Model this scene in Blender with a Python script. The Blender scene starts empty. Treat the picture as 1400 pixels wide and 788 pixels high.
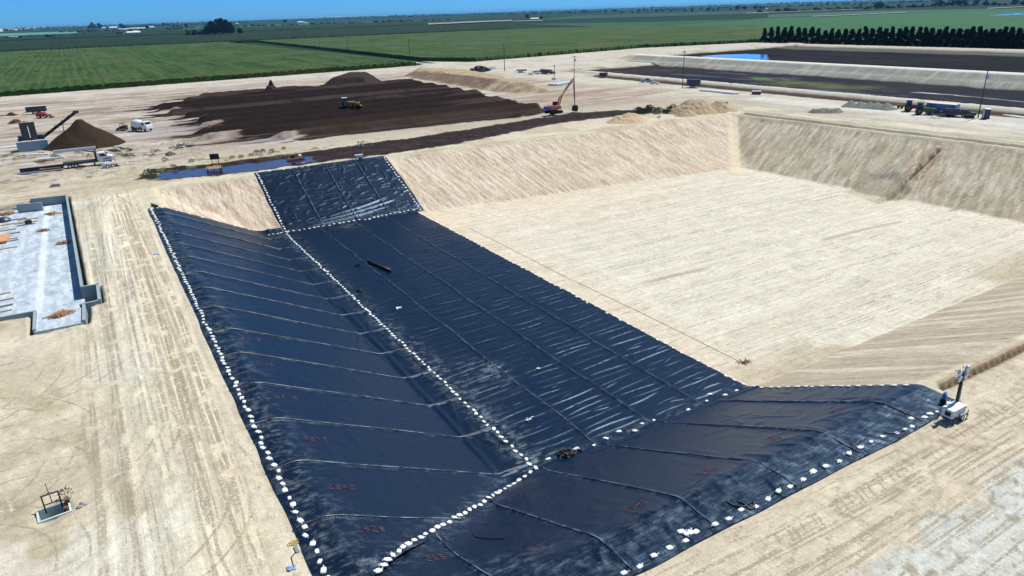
import bpy, bmesh, math, random
import numpy as np
from mathutils import Matrix, Vector
random.seed(7)
rng = np.random.default_rng(11)
S = bpy.context.scene
col = bpy.data.collections.new('place'); S.collection.children.link(col)
R = math.radians
HC = 30.0

# ------------------------------------------------------------------ camera
F, CX, CY = 960.0, 700.0, 394.0
sl = -0.0325; h0 = 38 + sl*CX
_up = np.array([sl, -1.0, (h0-CY)/F]); _up /= np.linalg.norm(_up)
_va = np.array([88-CX, 35.14-CY, F]); _Y = _va-_up*_va.dot(_up); _Y /= np.linalg.norm(_Y)
_X = np.cross(_Y, _up); _X /= np.linalg.norm(_X)
RW = np.array([_X, _Y, _up])                     # world = RW @ (right, down, forward)
def at(x, y, z=0.0):
    r = RW@np.array([x-CX, y-CY, F]); t = (z-HC)/r[2]
    return float(r[0]*t), float(r[1]*t)
cam = bpy.data.cameras.new('camera'); co = bpy.data.objects.new('camera', cam); S.collection.objects.link(co)
cam.sensor_width = 36; cam.lens = 36*F/1400; cam.clip_start = 0.5; cam.clip_end = 60000
M = Matrix.Identity(4)
for i in range(3):
    M[i][0] = RW[i, 0]; M[i][1] = -RW[i, 1]; M[i][2] = -RW[i, 2]
M[2][3] = HC
co.matrix_world = M
S.camera = co

# ------------------------------------------------------------------ light, sky
SUN_AZ = math.atan2(0.995, 0.10)    # from +Y towards +X
SUN_EL = R(57)
w = bpy.data.worlds.new('World'); S.world = w; w.use_nodes = True
nt = w.node_tree; nt.nodes.clear()
sky = nt.nodes.new('ShaderNodeTexSky'); sky.sky_type = 'NISHITA'; sky.sun_disc = False
sky.sun_elevation = SUN_EL; sky.sun_rotation = SUN_AZ; sky.altitude = 100; sky.air_density = 1.0; sky.dust_density = 0.05; sky.ozone_density = 5.0
mx = nt.nodes.new('ShaderNodeMix'); mx.data_type = 'RGBA'; mx.blend_type = 'MULTIPLY'; mx.inputs['Factor'].default_value = 1.0
tcw = nt.nodes.new('ShaderNodeTexCoord'); sxyz = nt.nodes.new('ShaderNodeSeparateXYZ'); nt.links.new(tcw.outputs['Generated'], sxyz.inputs[0])
mr = nt.nodes.new('ShaderNodeMapRange'); mr.inputs[1].default_value = 0.04; mr.inputs[2].default_value = 0.22; nt.links.new(sxyz.outputs['Z'], mr.inputs[0])
tm = nt.nodes.new('ShaderNodeMix'); tm.data_type = 'RGBA'; tm.inputs[6].default_value = (0.20, 0.66, 1.55, 1); tm.inputs[7].default_value = (0.66, 0.92, 1.0, 1); nt.links.new(mr.outputs[0], tm.inputs[0]); nt.links.new(tm.outputs[2], mx.inputs[7])
bg = nt.nodes.new('ShaderNodeBackground'); bg.inputs['Strength'].default_value = 0.08
wo = nt.nodes.new('ShaderNodeOutputWorld')
nt.links.new(sky.outputs[0], mx.inputs[6]); nt.links.new(mx.outputs[2], bg.inputs[0]); nt.links.new(bg.outputs[0], wo.inputs[0])
sd = bpy.data.lights.new('sun', 'SUN'); sd.energy = 4.6; sd.angle = R(0.53); sd.color = (1.0, 0.965, 0.90)
so = bpy.data.objects.new('sun', sd); S.collection.objects.link(so)
dsun = Vector((math.sin(SUN_AZ)*math.cos(SUN_EL), math.cos(SUN_AZ)*math.cos(SUN_EL), math.sin(SUN_EL)))
so.rotation_euler = dsun.to_track_quat('Z', 'Y').to_euler(); so.location = (0, 0, 200)
S.view_settings.view_transform = 'Standard'; S.view_settings.look = 'None'; S.view_settings.gamma = 1; S.view_settings.exposure = 0.27
S.cycles.volume_bounces = 0; S.cycles.max_bounces = 6; S.cycles.transparent_max_bounces = 48; S.cycles.use_denoising = True

# ------------------------------------------------------------------ noise
def _h(ix, iy, s):
    n = (ix.astype(np.int64)*374761393 + iy.astype(np.int64)*668265263 + s*974711) & 0x7fffffff
    n = ((n ^ (n >> 13))*1274126177) & 0x7fffffff
    return ((n ^ (n >> 16)) & 0xffff)/65535.0
def vn(x, y, s=0):
    x = np.asarray(x, float); y = np.asarray(y, float)
    ix = np.floor(x); iy = np.floor(y); fx = x-ix; fy = y-iy
    fx = fx*fx*(3-2*fx); fy = fy*fy*(3-2*fy)
    a = _h(ix, iy, s); b = _h(ix+1, iy, s); c = _h(ix, iy+1, s); d = _h(ix+1, iy+1, s)
    return (a*(1-fx)+b*fx)*(1-fy)+(c*(1-fx)+d*fx)*fy
def fbm(x, y, o=4, s=0):
    v = 0; a = .5
    for k in range(o):
        v = v+a*vn(x*2**k, y*2**k, s+k*17); a *= .5
    return v/(1-.5**o)
def ss(a, b, x):
    t = np.clip((x-a)/(b-a), 0, 1); return t*t*(3-2*t)

# ------------------------------------------------------------------ ground shape
def smax(a, b, k): 
    h = np.clip(.5+.5*(a-b)/k, 0, 1); return b*(1-h)+a*h+k*h*(1-h)
def pit(x, y):
    zl = -(x-7.7)*.485
    zn = -(y-26.9)*.485
    yf = 152.3-(x-28)*.024
    zf = -(yf-y)*.41
    xr = 163.4+(149-y)*.047
    zr = -(xr-x)*.47
    fl = -8-(x-28)*.0155
    # sump notch at the foot of the right wall
    sm = (1-ss(8, 11, np.abs(y-67+(x-110)*.0)))*ss(131, 146, x)*0
    zc = -((x+y)*.7071-27.4)*.485
    z = smax(smax(smax(smax(zl, zn, .5), zc, 1.2), smax(zf, zr, .8), .6), fl, .25)
    z = -smax(-z, 0*z, .5)*1.0
    return np.minimum(z+.12, 0)
def polysd(x, y, P):
    """signed distance to a polygon, negative inside"""
    P = np.array(P, float); n = len(P)
    d = np.full(x.shape, 1e18); ins = np.zeros(x.shape, bool)
    for i in range(n):
        a = P[i]; b = P[(i+1) % n]; e = b-a
        wx = x-a[0]; wy = y-a[1]
        t = np.clip((wx*e[0]+wy*e[1])/(e@e+1e-12), 0, 1)
        d = np.minimum(d, (wx-e[0]*t)**2+(wy-e[1]*t)**2)
        c = ((a[1] <= y) & (b[1] > y)) | ((b[1] <= y) & (a[1] > y))
        xi = a[0]+(y-a[1])*(e[0]/(e[1] if abs(e[1]) > 1e-9 else 1e-9))
        ins ^= c & (x < xi)
    d = np.sqrt(d); return np.where(ins, -d, d)
def linesd(x, y, P):
    d = np.full(x.shape, 1e18)
    for a, b in zip(P[:-1], P[1:]):
        a = np.array(a, float); b = np.array(b, float); e = b-a; wx = x-a[0]; wy = y-a[1]
        t = np.clip((wx*e[0]+wy*e[1])/(e@e+1e-12), 0, 1); d = np.minimum(d, (wx-e[0]*t)**2+(wy-e[1]*t)**2)
    return np.sqrt(d)
COMP = [(19, 300), (44, 336), (100, 337), (139, 333), (137, 262), (131, 205), (127, 190), (112, 186), (78, 188), (50, 189), (29, 200), (21, 212), (30, 240)]
DITCH = [(7, 163), (10, 172), (28, 169.5), (50, 170), (77, 172.5), (113, 178.5), (131, 181), (150, 172), (148, 166), (128, 169), (113, 168), (76, 157.5), (58, 156.6), (45, 157), (25, 156.2), (12, 159)]
SLAB = [(-60, 157.6), (-6.3, 155.4), (-4.7, 96.4), (-3.2, 96.0), (-3.2, 89.9), (-4.6, 89.6), (-4.8, 84), (-9.8, 84.3), (-9.9, 90.4), (-60, 93)]
BERM = [(146, 357), (163, 381), (176, 330), (165, 262), (158, 235), (146, 242), (142, 252), (144, 300)]
def ground0(x, y):
    z = pit(x, y)
    # ponds at upper right with bank slopes, and the levee between them
    def basin(x0, x1, y1, dep, s=.5):
        d = np.minimum(np.minimum(x-x0, x1-x), y1-y); return -np.clip(d*s, 0, dep)
    z = z+basin(224, 292, 322, 2.2, .4)*(y > -900)
    z = z+basin(314, 468, 372, 1.6, .45)*(y > -900)
    lev = np.clip(2.6-np.maximum(np.abs(x-303)-3, 0)*.42, 0, 2.6)*(1-ss(355, 378, y)); z = z+lev
    lev2 = np.clip(1.2-np.maximum(np.abs(y-372)-3, 0)*.3, 0, 1.2)*ss(290, 330, x)*(1-ss(470, 480, x)); z = z+lev2
    # roadside ditch left of the pond
    xd = 213-(y-100)*.005
    z = z-np.clip(1.4-np.abs(x-xd)*.5, 0, 1.0)*(1-ss(275, 290, y))
    bank = np.clip(.9-np.maximum(np.abs(x-220)-1.5, 0)*.5, 0, .9)*(1-ss(300, 318, y)); z = z+bank
    return z
def detail(x, y):
    """everything but the clean pit: heaps, windrows, rills, trench"""
    z = np.zeros(x.shape)
    m = (y > 150) & (y < 360) & (x > -5) & (x < 160)
    xm, ym = x[m], y[m]
    sd = polysd(xm, ym, COMP)+(fbm(xm*.15, ym*.15, 3, 5)-.5)*8
    msk = 1-ss(-5, 0, sd)
    yy = ym+1.6*(fbm(xm*.03, ym*.05, 3, 9)-.5)*2-(xm-60)*.045
    rows = np.abs(((yy-190)/13.5) % 1-.5)*2           # 0 at crest
    wr = np.clip(1.25-rows*2.0, 0, 1)
    rough = fbm(xm*.5, ym*.5, 4, 21)-.5
    z[m] += msk*(0.2+1.5*wr+.28*rough)
    # excavated ditch
    m = (y > 148) & (y < 190) & (x > 0) & (x < 160); xm, ym = x[m], y[m]
    sd = polysd(xm, ym, DITCH)+(fbm(xm*.35, ym*.35, 3, 33)-.5)*3.0
    z[m] -= (1-ss(-3.2, 0.2, sd))*(.85-.72*ss(36, 48, xm))+(1-ss(-4, 0, sd))*ss(55, 70, xm)*(fbm(xm*.6, ym*.6, 3, 2)-.5)*-1.0
    # berm with steep cut face
    m = (y > 225) & (y < 390) & (x > 130) & (x < 190); xm, ym = x[m], y[m]
    sd = polysd(xm, ym, BERM)+(fbm(xm*.2, ym*.2, 3, 3)-.5)*3
    z[m] += np.clip(-sd*.45, 0, 3.4)+(1-ss(-2, 1, sd))*(fbm(xm*.3, ym*.8, 3, 4)-.5)*.9
    # slopes: rills
    yf = 152.3-(x-28)*.024
    xr = 163.4+(149-y)*.047
    ff = ss(0, 3, yf-y)*(1-ss(19, 24, yf-y))*ss(9, 14, x)*(1-ss(-3, 1, (x-(xr-22))-(y-(yf-22))*0-6))
    wall_f = (yf-y < 24) & (yf-y > 0) & (x > 8) & (xr-x > (yf-y))
    wall_r = (xr-x < 24) & (xr-x > 0) & (y > 26) & (yf-y >= (xr-x))
    wall_n = (y < 48) & (y > 26.9) & (x > 56) & (xr-x > 20)
    wall_l = (x < 26) & (x > 7) & (y > 134)
    offl = ~(((x > 5) & (x < 57) & (y > 22) & (y < 134.6)) | ((x > 27) & (x < 57) & (y > 130) & (y < 153.2)))
    ip = pit(x, y) < -.25; wall_f &= offl & ip; wall_n &= offl & ip; wall_l &= ip; wall_r &= ip
    z -= np.where(wall_f, (.26*np.abs(fbm(x*1.3+y*.3, y*.2, 2, 6)-.5))*2*ss(0, 2, yf-y)+.15*fbm(x*.3, y*.5, 3, 106), 0)
    z -= np.where(wall_r, .30*fbm(x*.2, y*1.1-x*.3, 2, 7)*ss(0, 2, xr-x)+.2*fbm(x*.5, y*.3, 3, 107), 0)
    z -= np.where(wall_n, .22*fbm(x*.9, y*.07, 2, 8), 0)
    z -= np.where(wall_l, .2*fbm(x*.08, y*.9, 2, 8), 0)
    # (rills are kept off the lined part below)
    # diagonal wash in the far right corner
    dd = np.abs((xr-x)-(yf-y))
    z += np.where((xr-x < 30) & (yf-y < 30) & (xr-x > -1) & (yf-y > -1), .25*(1-ss(1.2, 2.6, dd)), 0)
    # ditch down the right wall and the sump at its foot
    DR = [(167.6, 88.5), (158, 81), (146.5, 73)]
    d = linesd(x, y, [at(1285, 195, -0.2), at(1243, 232, -4.8), at(1200, 274, -9.9)])
    z -= np.where(d < 3, .6*(1-ss(.25, .8, d))-.2*(1-ss(.2, .5, np.abs(d-1.1))), 0)
    P = [at(1150, 263, -9.8), at(1200, 281, -9.8), at(1248, 270, -9.8), at(1225, 250, -8.6), at(1185, 250, -9.2)]
    sd = polysd(x, y, P); z -= .55*(1-ss(-1.6, .3, sd))
    # anchor trenches along the rims
    tz = np.zeros(x.shape)
    t1 = (x > 55.6) & (x < 120) & (np.abs(y-26.1) < 1.6)
    tooth = .5+.5*np.sin(x*2*math.pi/.95)
    tz = np.where(t1, -.8*(1-ss(.18, .40, np.abs(y-26.0)))*(.35+.65*tooth)+(.04+.14*fbm(x*2, y*2, 2, 5))*np.clip(1-np.abs(y-26.6)/.25, 0, 1), tz)
    dy = np.abs(y-(yf+.9)); tz = np.where((x > 57) & (x < 158), np.minimum(tz, -.30*(1-ss(.15, .6, dy))), tz)
    dx = np.abs(x-(xr+1.2)); tz = np.where((y > 0) & (y < 146), tz-.35*(1-ss(.3, 1.1, dx))+.35*np.clip(1-np.abs(x-xr-2.4)/1.0, 0, 1), tz)
    z += tz
    # wheel ruts, small scale lumps off the liner
    lin = ((x > 5) & (x < 57) & (y > 22) & (y < 134.6)) | ((x > 27) & (x < 57) & (y > 130) & (y < 153.2))
    near = 1-ss(180, 420, y)
    site = (y < 440) & (x < 230) & ~lin
    lump = (fbm(x*.35, y*.35, 4, 12)-.5)*.26+(fbm(x*1.3, y*1.3, 3, 13)-.5)*.17*(.5+ss(.45, .6, fbm(x*.15, y*.15, 2, 14)))
    pitf = (pit(x, y) < -1)
    z += np.where(site, lump*np.where(pitf, .35, 1.0), 0)
    road = (x < 5) & (y < 150)
    z += np.where(road, (fbm(x*1.4, y*.05, 2, 15)-.5)*.05, 0)
    roadn = (y < 24) & (x > 5)
    z += np.where(roadn, (fbm(x*.06, y*1.5, 2, 16)-.5)*.05, 0)
    # mud pond floors
    mp = ((x > 224) & (x < 292) & (y < 322)) | ((x > 314) & (x < 468) & (y < 372))
    z += np.where(mp, (fbm(x*.08, y*.08, 4, 41)-.5)*.8, 0)
    # rough yard either side of the truck and along the ditch
    z += np.where((y > 170) & (y < 215) & (x < 22), (fbm(x*.5, y*.5, 3, 51)-.5)*.6, 0)
    # lower-right windrowed gravel edge
    z += np.where((y < 17.6) & (x > 20), .18*(1-ss(.3, 1.2, np.abs(y-17.2))), 0)
    # slab pad is cut level
    m = (x < 2) & (y > 75) & (y < 165)
    sd = polysd(x[m], y[m], SLAB); zz = z[m]; k = 1-ss(.0, .4, sd); z[m] = zz*(1-k)-2.2*k
    z[m] -= .25*(1-ss(.5, 2.2, np.abs(sd-1.8)))
    # open concrete box near the lower left
    sd = polysd(x, y, HATCH); z -= 2.4*(1-ss(-.05, .05, sd))
    return z
hx, hy = at(74, 700); HROT = 0.10
def hl(u, v): return hx+u*math.cos(HROT)-v*math.sin(HROT), hy+u*math.sin(HROT)+v*math.cos(HROT)
HATCH = [hl(-.85, -.6), hl(.85, -.6), hl(.85, .6), hl(-.85, .6)]

def axis(segs):
    out = [segs[0][0]]
    for a, b, s in segs:
        n = max(1, int(round((b-a)/s))); out += list(a+(b-a)*(np.arange(1, n+1)/n))
    return out
def grow(v0, v1, s, g):
    out = [v0]; v = v0; sgn = 1 if v1 > v0 else -1
    while (v1-v)*sgn > 0:
        v += sgn*s; s *= g; out.append(v)
    return out[1:]
xs = list(reversed(grow(-40, -25000, 2.5, 1.14)))+axis([(-40, -12, .6), (-12, 58, .26), (58, 92, .24), (92, 120, .5), (120, 175, .42), (175, 232, .8), (232, 330, 1.3), (330, 500, 2.5)])+grow(500, 26000, 4, 1.14)
ys = list(reversed(grow(0, -6000, 4, 1.3)))+axis([(0, 10, 1), (10, 24, .22), (24, 28.6, .13), (28.6, 48, .25), (48, 120, .36), (120, 182, .36), (182, 250, .6), (250, 345, .8), (345, 430, 1.2)])+grow(430, 30000, 3, 1.12)
xs = np.array(xs); ys = np.array(ys)
GX, GY = np.meshgrid(xs, ys); gx = GX.ravel(); gy = GY.ravel()
gz = ground0(gx, gy)+detail(gx, gy)
_gzg = gz.reshape(GX.shape)
def gh(x, y):
    """ground height by interpolating the sheet"""
    i = int(np.clip(np.searchsorted(xs, x)-1, 0, len(xs)-2)); j = int(np.clip(np.searchsorted(ys, y)-1, 0, len(ys)-2))
    fx = (x-xs[i])/(xs[i+1]-xs[i]); fy = (y-ys[j])/(ys[j+1]-ys[j]); g = _gzg
    return float((g[j, i]*(1-fx)+g[j, i+1]*fx)*(1-fy)+(g[j+1, i]*(1-fx)+g[j+1, i+1]*fx)*fy)

# ---------------------------------------------------------------- ground albedo
C = np.empty((gx.size, 3)); MK = np.zeros((gx.size, 3))
C[:] = (0.022, 0.042, 0.022)
def paint(mask, c, st=1.0):
    k = (mask*st)[:, None]; C[:] = C*(1-k)+np.array(c)*k
def mark(mask, r=None, g=None, b=None):
    for i, v in enumerate((r, g, b)):
        if v is not None: MK[:, i] = MK[:, i]*(1-mask)+v*mask
SAND = (0.53, 0.475, 0.35)
edge = 411+.07*(gx+33)+np.where(gx > 190, 8, 0)
site = (1-ss(-.5, 1.5, gy-np.where(gx > 203, np.interp(gx, [203, 223, 384, 489, 520], [466, 424, 446, 418, 416]), edge)))*(1-ss(478, 482, gx))*ss(-340, -330, gx)
big = fbm(gx*.02, gy*.02, 4, 61); med = fbm(gx*.12, gy*.12, 4, 62)
paint(site, SAND)
paint(site*ss(150, 200, gy)*(1-ss(190, 198, gx)), (0.345, 0.295, 0.25), .9); paint(site*ss(180, 215, gy)*ss(.46, .60, fbm(gx*.05, gy*.16, 4, 161))*(gx < 190), (0.21, 0.165, 0.14), .75); paint(site*ss(175, 200, gy)*ss(.50, .62, fbm(gx*.08, gy*.3, 4, 162)), (0.50, 0.46, 0.39), .7)
paint(site*ss(370, 395, gy), (0.52, 0.48, 0.42), .7)
paint(site*ss(176, 190, gx), (0.47, 0.44, 0.37), .9)
paint(site*ss(.5, .62, med), (0.36, 0.29, 0.20), .45)
paint(site*ss(.55, .7, big)*(gy < 150), (0.60, 0.55, 0.44), .5)
mark(site, .25, .25, 0)
# pale lane between the corn fields
lane = (1-ss(1.2, 2.2, np.abs(gx-196)))*(gy > 418)*(1-ss(460, 520, gy)); paint(lane, (0.5, 0.45, 0.36), .9)
# road left of pit
rl = (1-ss(3, 6, gx))*(gy < 150)*ss(-60, -50, gx); paint(rl*ss(-8, 0, gx), (0.63, 0.575, 0.44), .8); mark(rl*ss(-7, -3, gx), 0.05, .5, 0); mark(rl*(1-ss(-7, -3, gx)), .15, .12, 0)
paint((1-ss(.8, 2.0, np.abs(gx-2.6-1.2*(fbm(gy*.05, gy*0, 2, 3)-.5))))*(gy < 148), (0.50, 0.40, 0.27), .4)
gl = (1-ss(.6, 1.8, np.abs(gx+3.5+2*(fbm(gy*.03, gy*0+3, 2, 3)-.5))))*(gy < 150); paint(gl*ss(.45, .6, fbm(gx*.5, gy*.08, 3, 77)), (0.48, 0.46, 0.37), .3)
dst = ss(.52, .62, fbm(gx*.13, gy*.09, 4, 191))*(gy < 150)*(1-ss(-6, -2, gx)); paint(dst, (0.46, 0.39, 0.27), .5); paint(ss(.55, .62, fbm(gx*.5+gy*.2, gy*.35, 3, 192))*dst, (0.30, 0.25, 0.17), .5); paint(ss(.56, .66, fbm(gx*.1, gy*.1, 3, 193))*(gy < 150)*(gx < 0), (.62, .60, .51), .55)
ex, ey = at(62, 748); paint(1-ss(1.0, 1.9, np.hypot(gx-ex, (gy-ey)*.8)+(med-.5)*3), (.40, .35, .22), .75)
for q_ in (((105, 600), (135, 635), (185, 690)), ((0, 535), (40, 545), (60, 560)), ((0, 640), (60, 610), (95, 600))): paint(1-ss(.5, 1.3, linesd(gx, gy, [at(*v) for v in q_])+(med-.5)*2), (.38, .33, .22), .6)
# road at the near side
rn = (1-ss(24, 26, gy))*ss(6, 14, gx+0*gy); mark(rn, .6, 0.1, 0); paint(rn, (0.52, 0.45, 0.335), .8)
gv = (1-ss(-1, .8, gy-17.0+(fbm(gx*.3, gy*.3, 3, 90)-.5)*3.5))*ss(27, 34, gx+(17-gy)*.8); paint(gv, (0.47, 0.485, 0.44), .85); mark(gv, .35, .3, 0)
spots = ss(.62, .72, fbm(gx*1.9, gy*1.9, 2, 91))*gv; paint(spots, (.26, .22, .15), .8)
rut = ss(.60, .75, fbm(gx*1.6+gy*.6, gy*.5, 2, 92))*(1-ss(1.0, 2.4, np.abs(gy-20.8-(gx-40)*.03)))*(gx > 34); paint(rut, (.33, .27, .17), .7)
# pit surfaces
pz = pit(gx, gy); YF = 152.3-(gx-28)*.024; XR = 163.4+(149-gy)*.047
inp = ss(.15, .6, -pz)
fl = (pz < (-8-(gx-28)*.0155)+.30).astype(float)
isr = ((XR-gx) < (YF-gy)) & (XR-gx < 26) & (gy > 26); isf = ((YF-gy) <= (XR-gx)) & (YF-gy < 26); isn = (gy < 50) & ~isr & ~isf
paint(inp*isf, (0.55, 0.45, 0.34)); mark(inp*isf, 0.0, 1.0, 0)
paint(inp*isf*ss(.42, .62, fbm(gx*2.1+gy*.5, gy*.3, 2, 63)), (0.64, 0.57, 0.46), .6)
paint(inp*isf*ss(.48, .68, fbm(gx*1.9+gy*.5, gy*.3, 2, 64)), (0.38, 0.28, 0.18), .5)
paint(inp*isr, (0.50, 0.425, 0.31)); mark(inp*isr, 1.0, 0.0, 0)
paint(inp*isr*ss(.45, .65, fbm(gx*.3, gy*1.6-gx*.5, 2, 65)), (0.62, 0.58, 0.46), .6)
paint(inp*isr*ss(.45, .7, fbm(gx*.3, gy*1.7-gx*.5, 2, 66)), (0.29, 0.23, 0.14), .5)
paint(inp*isn, (0.40, 0.34, 0.25)); mark(inp*isn, 0.0, 1.0, 0)
paint(inp*isn*ss(.45, .7, fbm(gx*.7, gy*.08, 3, 67)), (0.58, 0.52, 0.42), .75)
paint(fl, (0.57, 0.535, 0.435)); mark(fl, .75, .05, 0)
fs = fbm(gx*.012, (gy-.03*gx)*.95, 4, 68); paint(fl*ss(.48, .66, fs), (0.46, 0.40, 0.29), .28); paint(fl*ss(.5, .66, fbm(gx*.018, (gy-.03*gx)*1.5, 3, 69)), (0.65, 0.61, 0.51), .35)
paint(fl*(1-ss(0, 9, gx-np.clip(54.5+(gy-40)*.0, 54, 60))), (0.58, 0.47, 0.34), .5)
paint(fl*ss(100, 128, gy)*(1-ss(95, 130, gx)), (0.62, 0.50, 0.37), .5)
paint(fl*(1-ss(.2, .7, np.abs(gy-74.5-(gx-75)*-.02-1.0*(fbm(gx*.06, gx*0, 2, 4)-.5))))*ss(62, 70, gx)*ss(.35, .5, fbm(gx*.08, gx*0, 2, 14)), (0.33, 0.28, 0.2), .7)
wet = ss(0, 1, (fbm(gx*.06, gy*.10, 4, 70)-.44)*6)*(1-ss(0, 7, gy-44.5-(gx-56)*.05)); paint(fl*wet*(gx > 55), (0.40, 0.33, 0.23), .8)
DD = np.abs((XR-gx)-(YF-gy)); wash = (1-ss(1.6, 2.8, DD+(fbm(gx*.6, gy*.6, 2, 71)-.5)))*((XR-gx) < 30)*((XR-gx) > -3)*((YF-gy) < 30); paint(wash, (0.62, 0.53, 0.38), .85); mark(wash, .2, .2, 0)
fan = (1-ss(1.5, 6, np.hypot(gx-139, gy-122))); paint(fan*fl, (0.62, 0.53, 0.38), .6)
dl = linesd(gx, gy, [at(1285, 195, -0.2), at(1243, 232, -4.8), at(1200, 274, -9.9)])
paint((1-ss(.2, .6, dl+(vn(gx*2, gy*2, 5)-.5)*.8)), (0.10, 0.07, 0.045), .9); paint((1-ss(.3, 1, np.abs(dl-1.6)))*(vn(gx*1.5, gy*1.5, 7) > .5), (.40, .28, .17), .8)
SP = [at(1150, 263, -9.8), at(1200, 281, -9.8), at(1248, 270, -9.8), at(1225, 245, -8.6), at(1180, 250, -9.2)]
paint(1-ss(-.6, .5, polysd(gx, gy, SP)), (0.36, 0.32, 0.23), .5)
paint((gx > 56)*(1-ss(.2, .8, np.abs(gy-26.0)))*(gx < 120)*(gy < 28), (0.15, 0.10, 0.055), .85)
paint((gx > 56)*(1-ss(.12, .3, np.abs(gy-26.65)))*(gx < 120), (0.40, 0.29, 0.18), .7)
paint((gx > 57)*(gx < 158)*(1-ss(.15, .5, np.abs(gy-YF-.9))), (0.16, 0.12, 0.08), .7)
paint((gy > 0)*(gy < 146)*(1-ss(.5, 1.4, np.abs(gx-XR-1.2))), (0.22, 0.18, 0.12), .75)
# yard tones on the right bank
yr = ss(2, 4, gx-XR)*(1-ss(196, 206, gx))*(gy < 170); paint(yr*ss(.4, .6, fbm(gx*.5, gy*.04, 3, 72)), (0.36, 0.35, 0.29), .7); paint(yr*ss(188, 196, gx), (.58, .56, .50), .8); mark(yr, 0.1, .95, 0)
paint((1-ss(.3, 1.0, np.abs(gx-XR-6-1.5*(fbm(gy*.03, gy*0, 2, 8)-.5))))*(gy > 0)*(gy < 150), (.28, .26, .20), .6)
# dark compost ground
sdc = polysd(gx, gy, COMP)+(fbm(gx*.035, gy*.3, 4, 73)-.5)*(8+30*(1-ss(25, 62, gx)))
cm = 1-ss(-1.2, .6, sdc)
soilv = fbm(gx*.05, gy*.5, 4, 74)
ycr = gy-(gx-60)*.045
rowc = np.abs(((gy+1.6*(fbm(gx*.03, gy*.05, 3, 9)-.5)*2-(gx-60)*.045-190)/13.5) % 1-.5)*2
paint(cm, (0.017, 0.0112, 0.0095)); paint(cm*ss(.52, .64, fbm(gx*.015, ycr*.24, 4, 74)), (0.060, 0.041, 0.037), .75); paint(cm*(1-ss(.06, .14, np.abs(rowc-.72)))*ss(.4, .5, fbm(gx*.02, gy*.05, 2, 174)), (.10, .074, .068), .7); paint(cm*ss(.78, .95, rowc), (0.009, 0.006, 0.006), .8); paint(cm*ss(.55, .75, fbm(gx*.2, gy*.2, 4, 75)), (0.018, 0.011, 0.010), .7)  # windrow valleys painted darker, shade put into the colour to deepen relief
paint(cm*(1-ss(200, 222, gy))*ss(40, 60, gx), (0.036, 0.024, 0.015), .6)
mark(cm, .3, 0, 0)
halo = (1-ss(0, 16, sdc))*(1-cm)*(gx < 70)*ss(190, 200, gy); paint(halo*ss(.35, .65, med), (0.16, 0.11, 0.095), .75)
paint((1-ss(10, 20, np.hypot((gx-8)*.8, gy-235)))*ss(.3, .6, med), (0.33, 0.30, 0.29), .7)
sdd = polysd(gx, gy, DITCH)+(fbm(gx*.4, gy*.4, 3, 33)-.5)*3.0-1.3
dm = 1-ss(-.8, .3, sdd); paint(dm, (0.022, 0.013, 0.012)); paint(dm*ss(.5, .7, fbm(gx*.3, gy*.6, 3, 76)), (0.050, 0.029, 0.027), .7); paint(dm*(gy > 167+(gx-60)*.09)*(gx > 40), (0.02, 0.014, 0.010), .7); mark(dm, .2, 0, .15)
pd = (1-ss(0, 2.5, np.hypot((gx-38)*.22, gy-193.5-(gx-38)*-.05)+(med-.5)*3)); paint(pd, (0.10, .075, .09), .9); mark(pd, 0, 0, .9)
# berm and disturbed clay behind the excavator
sdb = polysd(gx, gy, BERM); bm_ = 1-ss(-1.5, .8, sdb+(med-.5)*3); paint(bm_, (0.40, 0.31, 0.21)); paint(bm_*(gx < 152+(gy-300)*-.02)*(gy > 265), (0.19, 0.135, 0.095), .9); paint(bm_*ss(.5, .7, fbm(gx*.1, gy*.7, 3, 78)), (.25, .18, .11), .6)
cl = (1-ss(0, 6, np.abs(gy-212)-14))*ss(128, 140, gx)*(1-ss(192, 200, gx)); paint(cl*ss(.42, .6, fbm(gx*.05, gy*.5, 4, 79)), (0.30, 0.21, 0.14), .7)
# ponds
def box(x0, x1, y0, y1, s=1.5): return ss(x0-s, x0+s, gx)*(1-ss(x1-s, x1+s, gx))*ss(y0-s, y0+s, gy)*(1-ss(y1-s, y1+s, gy))
m2 = box(225.5, 288.5, -900, 319, 1.2); paint(m2, (0.008, 0.009, 0.017)); paint(m2*ss(.50, .68, fbm(gx*.05, gy*.05, 4, 80)), (0.019, 0.017, 0.020), .8); mark(m2, .3, .3, .1)
paint(m2*ss(250, 300, gy), (0.028, .020, .014), .8)
wp = ss(.60, .70, fbm(gx*.10, gy*.03, 4, 81))*m2; mark(wp, 0, 0, .5)
wsp = m2*(1-ss(.8, 1.8, np.abs(gx-262-3*(vn(gy*.1, gy*0, 2)-.5))))*ss(110, 118, gy)*(1-ss(150, 160, gy))*ss(.45, .55, vn(gx*.4, gy*.12, 9)); paint(wsp, (.5, .5, .5), .8)
wg = m2*(1-ss(0, 5, np.hypot((gx-262)*.35, (gy-200)*.12)+(med-.5)*6)); paint(wg, (.13, .13, .04), .7)
gg = m2*(1-ss(1.5, 2.6, np.hypot((gx-268)*.8, (gy-228)*.35))); paint(gg, (.06, .2, .03), .9)
paint(box(284, 298, -900, 345)*(1-ss(285, 289, gx)), (0.020, 0.016, 0.014), .9)
lf = box(288, 299.5, -900, 352, .8); paint(lf, (0.27, 0.27, 0.23)); mark(lf, .95, 0, 0); paint(lf*ss(.45, .7, fbm(gx*.1, gy*.5, 3, 82)), (.40, .39, .34), .6)
paint(box(299.5, 307, -900, 372, .6), (0.62, 0.60, 0.54), .95)
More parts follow.
